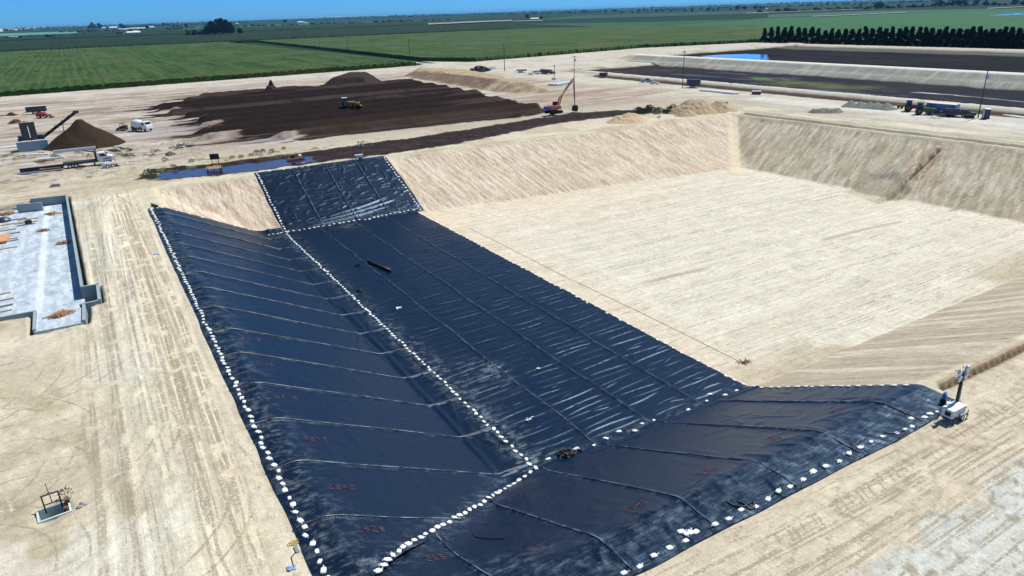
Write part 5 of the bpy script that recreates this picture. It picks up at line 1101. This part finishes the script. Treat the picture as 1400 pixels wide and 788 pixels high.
for px, lb in ((1122, 'low dark rubble mound on the left of the right bank yard'), (1137, 'low dark rubble mound on the right of the right bank yard')): heap(ell(*at(px, 153.5), 4, 3), .9, lb, mat('dark_rubble', (.15, .14, .11), .95), n=26, rough=.8, seed=int(px), name='rubble_mound')
# ---- vehicles and machines
def boom_truck(px, py, rz):
    x, y, z = onground(px, py); r = empty('flatbed_truck', (x, y, z), rz, 'white cab flatbed truck carrying a long grey boom beside the compost cone', 'truck')
    b = MB(); b.box((-1.2, 0, .85), (9.6, .9, .25)); b.build('chassis', DSTEEL, r)
    b = MB(); b.box((-2.2, 0, 1.2), (6.6, 2.4, .18)); b.build('flatbed', DSTEEL, r)
    cb = MB(); cb.prism([(1.5, .9), (1.5, 2.7), (1.9, 2.85), (3.0, 2.8), (3.5, 2.05), (4.6, 1.85), (4.75, .9)], -1.15, 1.15); c = cb.build('cab', WP, r, bevel=.06)
    b = MB(); b.prism([(1.9, 2.0), (1.95, 2.6), (2.9, 2.6), (3.3, 2.0)], -1.17, 1.17); b.build('window', GLS, c)
    b = MB(); b.box((3.27, 0, 2.42), (.05, 1.9, .62), ry=-.58); b.build('windscreen', GLS, c); b = MB(); b.box((4.78, 0, 1.3), (.06, 1.2, .55)); b.build('grille', DSTEEL, c); b = MB(); b.box((4.85, 0, .75), (.2, 2.3, .25)); b.build('bumper', STEEL, r)
    for s in (-1, 1): b = MB(); b.box((4.78, s*.9, 1.3), (.07, .3, .22)); b.build('headlight', LENS, r)
    for xx in (3.6, -3.1, -4.3):
        for s in (-1, 1): wheel(r, (xx, s*1.02, .52), .52, .3)
    b = MB(); b.box((1.15, 0, 2.1), (.5, 1.9, 2.2)); b.build('crane_pedestal', DSTEEL, r)
    b = MB(); b.box((-2.6, .2, 3.9), (8.4, .55, .6)); bo = b.build('boom', mat('boom_grey', (.55, .58, .60), .45), r); b = MB(); b.tube([(1.0, .2, 3.0), (-1.8, .2, 3.75)], .14, 6); b.build('boom_cylinder', BLK, bo)
    for s in (-1, 1): b = MB(); b.box((.6, s*1.3, .5), (.25, .25, .9)); b.box((.6, s*1.3, .06), (.5, .5, .08)); b.build('outrigger', DSTEEL, r)
    return r
boom_truck(126, 226.5, 0.0)
def skid(px, py, rz, label, cm=WP, sc=1.0):
    x, y, z = onground(px, py); r = empty('skid_loader', (x, y, z), rz, label, 'loader'); r.scale = (sc,)*3
    b = MB(); b.prism([(-1.2, .4), (-1.3, 1.3), (-.5, 1.5), (.9, .9), (1.0, .4)], -.55, .55); b.build('body', cm, r, bevel=.04)
    b = MB(); [b.tube([(a, s*.5, 1.2), (a+.1, s*.5, 2.05)], .05, 5) for a in (-.5, .55) for s in (-1, 1)]; b.box((.05, 0, 2.08), (1.25, 1.15, .08)); b.build('cab', BLK, r)
    for s in (-1, 1):
        b = MB(); b.tube([(-1.2, s*.72, 1.35), (.4, s*.72, 1.2), (1.5, s*.72, .45)], .09, 6); b.build('lift_arm', cm, r)
        for xx in (-.7, .6): wheel(r, (xx, s*.72, .4), .4, .3)
    b = MB(); b.prism([(1.5, .1), (2.2, .05), (2.2, .15), (1.65, .25), (1.6, .75), (1.5, .75)], -.9, .9); b.build('bucket', DSTEEL, r); return r
skid(149, 229.5, .5, 'small black and white skid loader in front of the white truck cab')
skid(59, 161.5, -.2, 'small red loader on the sand above the screening plant', REDP, 1.5)
skid(169, 178.5, 2.5, 'small dark machine on the gravel left of the white tank truck', DSTEEL, 1.0)
skid(1000, 138, 0, 'x', DSTEEL) if 0 else None
# white tank truck
x, y, z = onground(195, 179.5); r = empty('tank_truck', (x, y, z), -.95, 'white rounded truck parked on the pale gravel right of the compost cone', 'truck')
b = MB(); b.box((-.3, 0, .8), (6.6, .9, .3)); b.build('chassis', BLK, r)
b = MB(); b.lathe((-1.3, 0, 2.0), [(.3, -2.3), (.95, -1.9), (1.35, -.8), (1.3, .6), (.8, 1.8), (.4, 2.2)], 'X', 16); b.build('drum', WP, r, smooth=True)
b = MB(); b.prism([(1.2, .8), (1.2, 2.9), (2.5, 2.85), (3.0, 1.9), (3.3, 1.8), (3.3, .8)], -1.15, 1.15); c = b.build('cab', WP, r, bevel=.06); b = MB(); b.prism([(1.5, 1.95), (1.5, 2.6), (2.35, 2.6), (2.7, 1.95)], -1.17, 1.17); b.build('window', GLS, c); b = MB(); b.box((2.78, 0, 2.38), (.05, 1.9, .8), ry=-.46); b.build('windscreen', GLS, c)
b = MB(); b.box((-3.5, 0, 1.5), (.5, 1.2, 1.3), ry=.3); b.build('chute', DSTEEL, r)
for xx in (2.3, -1.6, -2.8):
    for s in (-1, 1): wheel(r, (xx, s*1.0, .52), .52, .3, hub=GREYP)
# pickups and cars
def pickup(px, py, rz, label, cm, kind='pickup', sc=1.0):
    x, y, z = onground(px, py); r = empty('parked_car' if kind == 'car' else 'pickup_truck', (x, y, z), rz, label, kind); r.scale = (sc,)*3
    b = MB(); b.prism([(-2.7, .45), (-2.7, 1.1), (2.4, 1.1), (2.7, .95), (2.7, .45)], -.95, .95); b.build('body', cm, r, bevel=.06)
    e = -2.2 if kind == 'car' else -.7
    b = MB(); b.prism([(e, 1.1), (e+.4, 1.75), (.8, 1.75), (1.5, 1.1)], -.85, .85); c = b.build('cabin', cm, r, bevel=.05); b = MB(); b.prism([(e+.25, 1.18), (e+.5, 1.62), (.72, 1.62), (1.2, 1.18)], -.87, .87); b.build('side_window', GLS, c); b = MB(); b.box((1.14, 0, 1.42), (.05, 1.45, .72), ry=-.82); b.build('windscreen', GLS, c)
    for xx in (-1.7, 1.75):
        for s in (-1, 1): wheel(r, (xx, s*.85, .38), .38, .22, hub=STEEL)
    for s in (-1, 1): b = MB(); b.box((2.7, s*.7, .85), (.06, .3, .18)); b.build('headlight', LENS, r)
    return r
pickup(884, 113, -.9, 'dark grey pickup parked at the ditch left of the tall power pole', GREYP); pickup(895, 115.5, -.9, 'white car parked right behind the dark grey pickup', WP, 'car', .7)
pickup(1304, 159.5, -1.15, 'dark car parked at the right end of the blue container', DBLUE, 'car', 1.25); pickup(1316, 160, -1.0, 'dark pickup between the dark car and the power pole', DSTEEL, sc=1.1)
pickup(741, 100.5, -.9, 'blue and white pickup in the cluster of vehicles near the mud pond', BLUEP, sc=1.2); pickup(730, 102, -.2, 'pale flat pickup left of the blue one near the mud pond', WP, sc=1.0); pickup(750, 101.5, -1.2, 'dark vehicle just left of the light tower near the mud pond', DSTEEL, 'car', 1.3)
pickup(674, 95, .5, 'white car beside the heap of tyres', WP, 'car', .9)
# grey box trailer
def trailer(px, py, rz, L, H, label, m, top=None, W_=2.4, wh=True, name='box_trailer'):
    x, y, z = onground(px, py); r = empty(name, (x, y, z), rz, label, 'trailer'); z0 = .8 if wh else .1
    b = MB(); b.box((0, 0, z0+H/2), (L, W_, H)); b.build('body', m, r, bevel=.04); b = MB(); b.box((0, 0, z0+H+.06), (L+.1, W_+.1, .12)); b.build('roof', top or GREYP, r)
    b = MB(); b.box((L/2+.02, 0, z0+H*.48), (.06, W_*.8, H*.8)); b.build('door', DSTEEL, r)
    if wh:
        for xx in (-L*.18, L*.05):
            for s in (-1, 1): wheel(r, (xx, s*W_*.48, .42), .42, .25)
        b = MB(); b.tube([(-L/2, 0, .8), (-L/2-1.4, 0, .6)], .08, 6); b.build('drawbar', DSTEEL, r)
    return r
trailer(51, 156, .0, 6.4, 1.9, 'grey box trailer with pale roof standing above the red loader', DSTEEL, mat('roof_pale', (.45, .48, .52)))
trailer(713, 99.5, -.45, 5.0, .9, 'low grey trailer in front of the mud pond edge', mat('greygreen2', (.30, .33, .33)), WP)
trailer(948, 120, -.95, 5.0, 2.2, 'dark box trailer beside the tall power pole', DBLUE, DSTEEL); trailer(825, 106.5, -.9, 3.4, 1.3, 'small black trailer at the start of the pond ditch', BLK, DSTEEL)
trailer(1034, 129.5, -.9, 3.0, 1.0, 'small dark box on the yard right of the white pipes', DBLUE, WP, 1.6, False, 'storage_box')
x, y, z = onground(1287, 156.5); r = empty('shipping_container', (x, y, z), math.atan2(-.97, .05), 'blue shipping container with pale roof between tractors and parked car', 'container')
b = MB(); b.box((0, 0, 1.5), (7.6, 2.6, 2.7)); b.build('body', BLUEP, r); b = MB(); [b.box((-3.6+k*.4, s*1.32, 1.5), (.16, .05, 2.4)) for k in range(19) for s in (-1, 1)]; b.build('ribs', BLUEP, r)
b = MB(); b.box((0, 0, 2.93), (7.7, 2.7, .12)); b.build('roof', mat('tan_roof', (.60, .55, .46)), r); [MB().box((3.83, s*.62, 1.45), (.07, 1.15, 2.5)).build('door', mat('pale_blue', (.30, .50, .66)), r) for s in (-1, 1)]
def tractor(px, py, rz, label, cm, sc=1.0, roof=WP, bucket=None):
    x, y, z = onground(px, py); r = empty('tractor', (x, y, z), rz, label, 'tractor'); r.scale = (sc,)*3
    b = MB(); b.prism([(-.4, .7), (-.4, 1.5), (1.9, 1.45), (2.1, 1.2), (2.1, .7)], -.42, .42); b.build('hood', cm, r, bevel=.04); b = MB(); b.box((-.4, 0, .8), (2.6, .5, .35)); b.build('chassis', DSTEEL, r)
    b = MB(); b.box((-1.1, 0, 1.85), (1.3, 1.3, 1.2), taper=.86); b.build('cab', GLS, r); b = MB(); b.box((-1.1, 0, 2.55), (1.5, 1.5, .16)); b.build('roof', roof, r); b = MB(); b.tube([(1.0, .2, 1.4), (1.0, .2, 2.4)], .05, 6); b.build('exhaust', BLK, r)
    for s in (-1, 1): wheel(r, (-1.1, s*.95, .8), .8, .45, hub=cm); wheel(r, (1.4, s*.85, .5), .5, .3, hub=cm)
    if bucket:
        b = MB(); [b.tube([(.2, s*.6, 1.3), (1.6, s*.6, 1.3), (2.9, s*.6, .6)], .09, 6) for s in (-1, 1)]; a = b.build('loader_arm', bucket, r); b = MB(); b.prism([(2.8, .1), (3.7, .0), (3.7, .1), (3.1, .35), (3.1, 1.1), (2.8, 1.1)], -1.2, 1.2); b.build('bucket', bucket, a)
    return r
tractor(1249, 152.5, -1.1, 'dark tractor with red hood standing left of the blue container', RUST, 1.25); tractor(1264, 157, -1.1, 'olive green tractor close in front of the blue container', mat('olive', (.10, .12, .04)), 1.25, mat('olive', (.1, .12, .04)))
tractor(478, 152.8, -.2, 'yellow loader with white cab roof working between the dark windrows', mat('dull_yellow', (.30, .22, .07)), 1.15, WP, YEL)
# disc harrow and small implements at right
def harrow(px, py, rz, label, L=3.0):
    x, y, z = onground(px, py); r = empty('farm_implement', (x, y, z), rz, label, 'farm implement'); b = MB(); b.box((0, 0, .9), (L, .18, .18)); b.box((0, .9, .9), (L, .18, .18)); b.tube([(-L*.3, 0, .9), (0, -1.8, .7), (L*.3, 0, .9)], .08, 6); b.build('frame', RUST, r)
    b = MB(); [b.lathe((-L/2+.3+k*.38, s, .38), [(.05, -.03), (.38, 0), (.05, .03)], 'X', 12) for k in range(int(L/.38)) for s in (0, .9)]; b.build('discs', DSTEEL, r); return r
harrow(1233, 148, .5, 'dark disc harrow at the left end of the parked machines', 3.0); harrow(1326, 162, -.5, 'dark implement lying at the foot of the right power pole', 2.4); harrow(1282, 162, -1.1, 'low white and dark implement in front of the blue container', 3.4)
b = MB()
# portable toilet
x, y, z = onground(1347, 162.5); r = empty('portable_toilet', (x, y, z), -.6, 'dark blue portable toilet with white roof right of the power pole', 'portable toilet')
b = MB(); b.box((0, 0, 1.35), (1.35, 1.35, 2.3), taper=.95); bd = b.build('body', DBLUE, r, bevel=.04); b = MB(); b.lathe((0, 0, 2.5), [(.92, 0), (.85, .14), (.4, .3), (.05, .34)], n=12); b.build('roof', WP, r); b = MB(); b.box((-.68, 0, 1.3), (.05, .85, 2.0)); b.build('door', mat('pale_door', (.62, .66, .72)), bd); b = MB(); b.box((0, 0, .1), (1.5, 1.5, .2)); b.build('base', BLK, r); b = MB(); b.tube([(.4, .4, 2.5), (.4, .4, 3.0)], .06, 6); b.build('vent_pipe', BLK, r)
# pipes in bundles
def pipes(P, n, rad, label, m=WP, name='pipe_bundle'):
    (x0, y0), (x1, y1) = at(*P[0]), at(*P[1]); d = Vector((x1-x0, y1-y0, 0)); nn = Vector((-d.y, d.x, 0)).normalized(); b = MB()
    for k in range(n):
        o_ = nn*(k*rad*2.4)+d.normalized()*rr.uniform(-.5, .5); b.tube([(x0+o_.x, y0+o_.y, gh(x0, y0)+rad), (x1+o_.x, y1+o_.y, gh(x1, y1)+rad)], rad, 8)
    return tag(b.build(name, m), label, 'pipes')
pipes(((957, 124.5), (985, 127)), 4, .28, 'bundle of white pipes lying beside the ditch right of the box trailer'); pipes(((976, 126.5), (1006, 129.5)), 4, .3, 'second bundle of white pipes overlapping the first to the right'); pipes(((1372, 155.5), (1440, 163)), 3, .25, 'long white pipes at the right picture edge beside the ditch')
pipes(((978, 141), (990, 142.5)), 3, .3, 'short grey pipes on the far side of the soil heaps', GREYP); pipes(((762, 117.5), (786, 113)), 6, .35, 'bluish grey plastic sheeting rolls behind the excavator boom', mat('bluegrey', (.35, .42, .50)), 'pipe_stack')
pipes(((26, 214), (66, 211.5)), 2, .16, 'white irrigation pipe at the foot of the screening plant'); pipes(((50, 219.5), (86, 216.5)), 1, .22, 'single white pipe lying left of the flatbed truck'); pipes(((200, 213), (240, 209.5)), 1, .16, 'thin white pipe on the weedy strip before the dark windrows'); pipes(((170, 213.5), (188, 212.5)), 1, .2, 'short white pipe right of the white truck cab')
pipes(((0, 204), (30, 200.5)), 1, .25, 'long pale pipe running from the left picture edge to the screening plant')
# steel trough
x0, y0 = at(27, 238.5); x1, y1 = at(88, 231.5); x, y = (x0+x1)/2, (y0+y1)/2; L = math.hypot(x1-x0, y1-y0); a = math.atan2(y1-y0, x1-x0)
r = empty('steel_trough', (x, y, gh(x, y)), a, 'long open steel trough with pale rim on the sand below the flatbed truck', 'trough')
b = MB(); b.box((0, -1.1, .12), (L, .14, .24)); b.box((0, 1.3, .45), (L, .12, .9)); b.box((-L/2, .1, .3), (.12, 2.3, .5)); b.box((L/2, .1, .3), (.12, 2.3, .5)); b.build('side', mat('pale_steel', (.45, .50, .52), .6), r); b = MB(); b.box((0, .1, .1), (L-.2, 2.2, .1)); b.box((0, 1.22, .5), (L-.3, .04, .7)); b.build('bottom', DSTEEL, r); b = MB(); b.box((L*.2, .2, .3), (L*.5, 1.6, .35)); b.build('contents', RUST, r)
lumber(109, 231.5, 14, .8, 1.1, 'few orange brown boards on the sand below the truck', .3, 0, PLY); lumber(60, 221.5, 18, 1.8, 3.0, 'dark beams lying on the weedy strip left of the flatbed truck', .05, 0, RUST); lumber(174, 224.5, 10, .7, .9, 'small pale rubble beside the truck front', None, 0, WP); lumber(198, 218, 12, 1, 1, 'x', None, 0, WOOD) if 0 else None
for k, (px, py, n, w2, lb) in enumerate(((252, 200, 60, 3.2, 'heap of broken concrete lumps beyond the sign board'), (233, 212, 26, 2.0, 'rubble on the weedy strip left of the concrete heap'), (22, 168, 40, 3.0, 'scattered brown debris left of the red loader'), (15, 158, 30, 3.0, 'brown debris heap at the far left of the yard'), (160, 206, 24, 3.5, 'loose rubble right of the compost cone foot'))):
    scraps(px, py, 0, n, w2, lb, mat('rubble', (.40, .36, .30)) if k in (0, 1, 4) else RUST, 1.0, 'rubble', 'rubble_heap', .9, thin=.35, elong=1.5)
# screening plant with block wall and conveyor
x, y = at(47, 206.5); r = empty('screening_plant', (x, y, gh(x, y)), .05, 'screening plant with dark sloping hopper behind a blue grey block wall', 'screening plant'); r.scale = (.74, .74, .74)
b = MB(); b.box((0, 0, 1.6), (9.2, .8, 3.6)); b.box((-4.3, 2.2, 1.6), (.7, 4.0, 3.6)); b.build('block_wall', mat('bluegrey_block', (.23, .33, .42), .8), r); b = MB(); b.box((0, 0, 3.43), (9.3, .9, .1)); b.build('coping', mat('coping', (.55, .62, .66)), r)
b = MB(); b.box((0, 4.6, 3.6), (8.0, 3.2, .5)); [b.box((xx, yy, 1.7), (.3, .3, 3.6)) for xx in (-3.4, 0, 3.4) for yy in (3.3, 5.9)]; b.box((-2.6, 4.2, 4.4), (2.2, 2.0, 1.2)); b.box((2.8, 4.4, 4.3), (2.0, 2.2, 1.0)); b.build('frame', DSTEEL, r)
b = MB(); b.box((-.2, 4.0, 6.4), (4.6, .35, 6.2), rx=-.42); h_ = b.build('screen_deck', BLK, r); b = MB(); b.box((-.2, 5.4, 9.15), (4.8, .5, .4)); b.build('deck_header', WP, h_); b = MB(); b.box((-.1, 3.55, 6.1), (.22, .1, 4.2), rx=-.42); b.build('ladder', WP, h_)
b = MB(); [b.tube([(xx, 3.2, 3.8), (xx, 3.2, 5.0)], .05, 5) for xx in (-3.8, -3, 2, 3, 3.8)]; b.tube([(-3.8, 3.2, 5), (-2.4, 3.2, 5)], .05, 5); b.tube([(2, 3.2, 5), (3.8, 3.2, 5)], .05, 5); b.build('railing', BLUEP, r)
lx, ly = at(108, 170, 0); tx_, ty_ = at(106, 152.5, 10.0)
b = MB(); p0 = Vector((3.2, 5.2, 3.4)); cx_, cy_ = at(105, 153.5, 8.3); p1 = Vector((cx_-x, cy_-y, 8.3))/.74; b.tube([p0, p1], .5, 4); [b.tube([p0.lerp(p1, t_)+Vector((0, 0, .45)), p0.lerp(p1, t_+.01)+Vector((0, 0, .45))], .55, 6) for t_ in (.2, .4, .6, .8)]; cv = b.build('conveyor', BLK, r); b = MB(); b.box(tuple(p1), (1.8, 1.4, .9)); b.build('conveyor_head', DSTEEL, cv); b = MB(); m_ = p0.lerp(p1, .6); [b.tube([(m_.x, m_.y+s, m_.z), (m_.x-.5, m_.y+s*1.8, .0)], .12, 5) for s in (-.5, .5)]; b.build('conveyor_leg', DSTEEL, cv)
# long reach excavator
x, y, z = onground(757, 157.5); r = empty('excavator', (x, y, z+.5), 0.10, 'orange long reach excavator digging at the end of the dark windrows', 'excavator')
for s in (-1, 1):
    b = MB(); b.prism([(-2.5, .45), (-2.1, .05), (2.1, .05), (2.5, .45), (2.1, .95), (-2.1, .95)], s*1.3-.32, s*1.3+.32); tk = b.build('track', BLK, r); b = MB(); [b.lathe((xx, s*1.64, .4), [(.28, 0), (.25, .05)], 'Y', 8) for xx in (-1.8, -.9, 0, .9, 1.8)]; b.build('rollers', DSTEEL, tk)
b = MB(); b.box((0, 0, .8), (2.2, 2.2, .5)); b.build('undercarriage', BLK, r); b = MB(); b.box((-.2, 0, 1.8), (4.4, 2.8, 1.1), taper=.95); b.build('house', ORG, r, bevel=.08); b = MB(); b.box((-2.5, 0, 1.8), (.9, 2.8, 1.1)); b.build('counterweight', PURP, r, bevel=.1); b = MB(); b.box((-1.2, -.2, 2.42), (1.8, 1.8, .25)); b.build('engine_cover', PURP, r)
b = MB(); b.box((1.3, .85, 2.5), (1.4, 1.0, 1.7), taper=.9); cb_ = b.build('cab', GLS, r); b = MB(); b.box((1.3, .85, 3.38), (1.4, 1.0, .1)); b.build('cab_roof', ORG, cb_)
BR = mat('boom_orange', (.52, .17, .10), .5, var=.15)
b = MB(); P = [(1.2, -.3, 2.2), (2.0, -.3, 4.4), (4.4, -.3, 6.4), (7.9, -.3, 9.6)]; b.tube(P, .36, 4, .22); bo = b.build('boom', BR, r)
b = MB(); b.tube([(1.9, -.3, 2.2), (3.2, -.3, 5.2)], .16, 6); b.tube([(4.2, -.3, 6.8), (7.2, -.3, 9.6)], .11, 6); b.build('boom_cylinder', DSTEEL, bo)
b = MB(); b.tube([(7.5, -.3, 9.9), (8.0, -.3, 9.3), (8.35, -.3, 1.4)], .24, 4, .17); st_ = b.build('stick', BR, r); b = MB(); b.tube([(7.75, -.3, 8.2), (8.1, -.3, 3.4)], .12, 6); b.build('stick_cylinder', DSTEEL, st_)
b = MB(); b.prism([(8.1, 1.6), (8.7, 1.7), (9.1, .7), (8.6, -.2), (7.9, -.1), (7.7, .6)], -1.1, .5); b.build('bucket', BLK, st_)
# power poles
POLE = mat('weathered_pole', (.075, .055, .042), .9)
def pole(px, py, topx, topy, label, bells=False, group=None):
    x, y, z = onground(px, py); H = 0
    for h_ in np.arange(3, 20, .1):
        v = RW.T@(np.array([x, y, z+h_])-np.array([0, 0, HC])); 
        if CY+F*v[1]/v[2] <= topy: break
        H = h_
    r = empty('power_pole', (x, y, z), 0, label, 'power pole', group); th = .16 if math.hypot(x, y) < 360 else .22
    b = MB(); b.tube([(0, 0, -.3), (0, 0, H)], th, 8, th*.65); b.build('pole', POLE, r); b = MB(); b.box((0, 0, H-.5), (.12, 2.2, .14)); ca_ = b.build('crossarm', POLE, r); b = MB(); [b.lathe((0, yy, H-.42), [(.05, 0), (.09, .08), (.04, .2)], n=8) for yy in (-1.0, -.4, .4, 1.0)]; b.build('insulators', DSTEEL, ca_)
    if bells: b = MB(); b.lathe((.5, -.2, H-2.6), [(.1, 0), (.32, .05), (.32, 1.1), (.2, 1.2), (.05, 1.5)], n=12); b.build('transformer', mat('transformer', (.30, .52, .68), .4), r)
    return r
pole(1337, 161.5, 0, 94, 'nearest power pole, beside the portable toilet, with transformer', True); pole(933, 121, 0, 69, 'power pole beside the dark box trailer at the pond ditch'); pole(785, 109, 0, 76, 'power pole behind the excavator boom', True); pole(690, 97.5, 0, 60, 'power pole at the sandy corner right of the tyre heap'); pole(561, 84, 0, 54, 'power pole at the end of the dark lane between corn fields')
for px, py, ty, lb in ((476, 73.5, 52, 'second power pole along the lane, between the corn fields'), (438, 69, 53, 'third power pole along the lane, farther than the second'), (414, 63.5, 54.5, 'short fourth power pole along the lane'), (374, 62, 56, 'farthest power pole along the lane at left')): pole(px, py, 0, ty, lb)
# tyres heaped at the corner
t0 = None; q = random.Random(4)
tx0, ty0 = at(655, 98)
for k in range(46):
    a = q.uniform(0, 6.28); d = q.random()**.6; px_, py_ = tx0+d*7.5*math.cos(a)*.8, ty0+d*6*math.sin(a); zz = .3+2.8*(1-d)*q.random()
    if t0 is None: b = MB(); b.torus((0, 0, 0), .62, .26, 'Z', 14, 7); o = t0 = b.build('old_tyre', TYRE, smooth=True)
    else: o = t0.copy(); col.objects.link(o)
    s = q.uniform(.9, 1.6); o.scale = (s, s, s); o.location = (px_, py_, zz+.1); o.rotation_euler = (q.gauss(0, .5), q.gauss(0, .5), 0); tag(o, 'black tyre in the big dark heap at the sandy corner by the corn', 'tyre', 'tyres heaped by the corn')
# ditch: sign board, pump raft, weeds, dock
x, y = at(295, 225.5, 0); r = empty('board_on_post', (x, y, gh(x, y)), -.45, 'black square board on posts beside the blue ditch water', 'board'); b = MB(); b.box((0, 0, 2.3), (2.0, .12, 1.25)); b.build('panel', BLK, r); b = MB(); [b.tube([(s*.7, .1, -.6), (s*.7, .1, 2.0)], .07, 6) for s in (-1, 1)]; b.build('post', RUST, r)
x, y = at(294, 232, -.3); r = empty('small_dock', (x, y, -.3), -.1, 'small wooden dock with posts in the ditch below the black board', 'dock'); b = MB(); [b.box((k*.55-1.5, 0, .45), (.45, 3.4, .1)) for k in range(6)]; b.build('deck', WOOD, r); b = MB(); [b.tube([(xx, yy, -.8), (xx, yy, .9)], .1, 6) for xx in (-1.5, 1.3) for yy in (-1.5, 1.5)]; b.build('post', RUST, r)
x, y = at(404, 217.5, -.25); r = empty('pump_raft', (x, y, -.25), .1, 'dark pump raft with white motor floating in the blue ditch water', 'pump raft'); b = MB(); b.box((0, 0, .15), (4.2, 1.5, .35), taper=.85); b.build('float', RUST, r); b = MB(); b.tube([(-1.0, 0, .4), (-.2, 0, .9), (.6, 0, .5)], .12, 6); b.box((-.6, 0, .6), (.8, .6, .6)); b.build('pump', BLK, r); b = MB(); b.lathe((1.1, 0, .6), [(.05, -.4), (.32, -.3), (.32, .3), (.05, .4)], 'X', 10); b.build('motor', WP, r)
x, y = at(415, 221, 0); b = MB(); b.lathe((0, 0, 0), [(.5, 0), (.55, .15), (.3, .3)], n=10); o = b.build('buoy', WP); o.location = (x, y, gh(x, y)); tag(o, 'small white float on the bank right of the pump raft', 'float')
gw = 'weeds along the ditch bank'
for k, (px, py, w2, h2) in enumerate(((206, 240, 2.8, 1.2), (212, 243, 1.8, .8), (352, 212, 1.8, .9), (360, 210.5, 1.4, .9), (372, 209, 1.6, .8), (343, 214, 1.2, .6), (330, 216, 1.4, .6), (318, 217, 1.2, .5), (388, 204, 1.2, .5), (262, 223, 1.4, .6), (238, 229, 1.5, .6), (226, 221, 1.4, .7))):
    bush(px, py, 0, w2*1.2, h2*1.2, 'low green weed clump on the bank of the blue ditch', 160, mat('weed_leaf', (.05, .10, .025), .8, var=.4), group=gw)
gw = 'weeds beside the tan soil heaps'
for k in range(22):
    px = 872+rr.uniform(0, 58); bush(px, 154.5-(px-872)*.03+rr.uniform(-3, 3), 0, rr.uniform(2, 4), rr.uniform(.8, 1.8), 'dark green weed clump between the two tan soil heaps', 150, mat('dark_weed', (.030, .045, .018), .85, var=.5), group=gw)
gw = 'weeds in the yard around the flatbed truck'
for k in range(34):
    px = rr.uniform(0, 230); bush(px, 205+rr.uniform(2, 14)-(px-100)*.02, 0, rr.uniform(1, 2.4), rr.uniform(.4, .9), 'scrubby weed clump in the strip around the flatbed truck', 90, mat('weed_leaf', (.05, .10, .025), .8, var=.4), group=gw)
b = MB(); x, y = at(901, 161.5); b.box((0, 0, .3), (.9, .6, .6)); b.box((.2, 0, .7), (.25, .3, .5)); o = b.build('pump_box', WP); o.location = (x, y, gh(x, y)); tag(o, 'small white box at the foot of the weeds by the soil heaps', 'box')
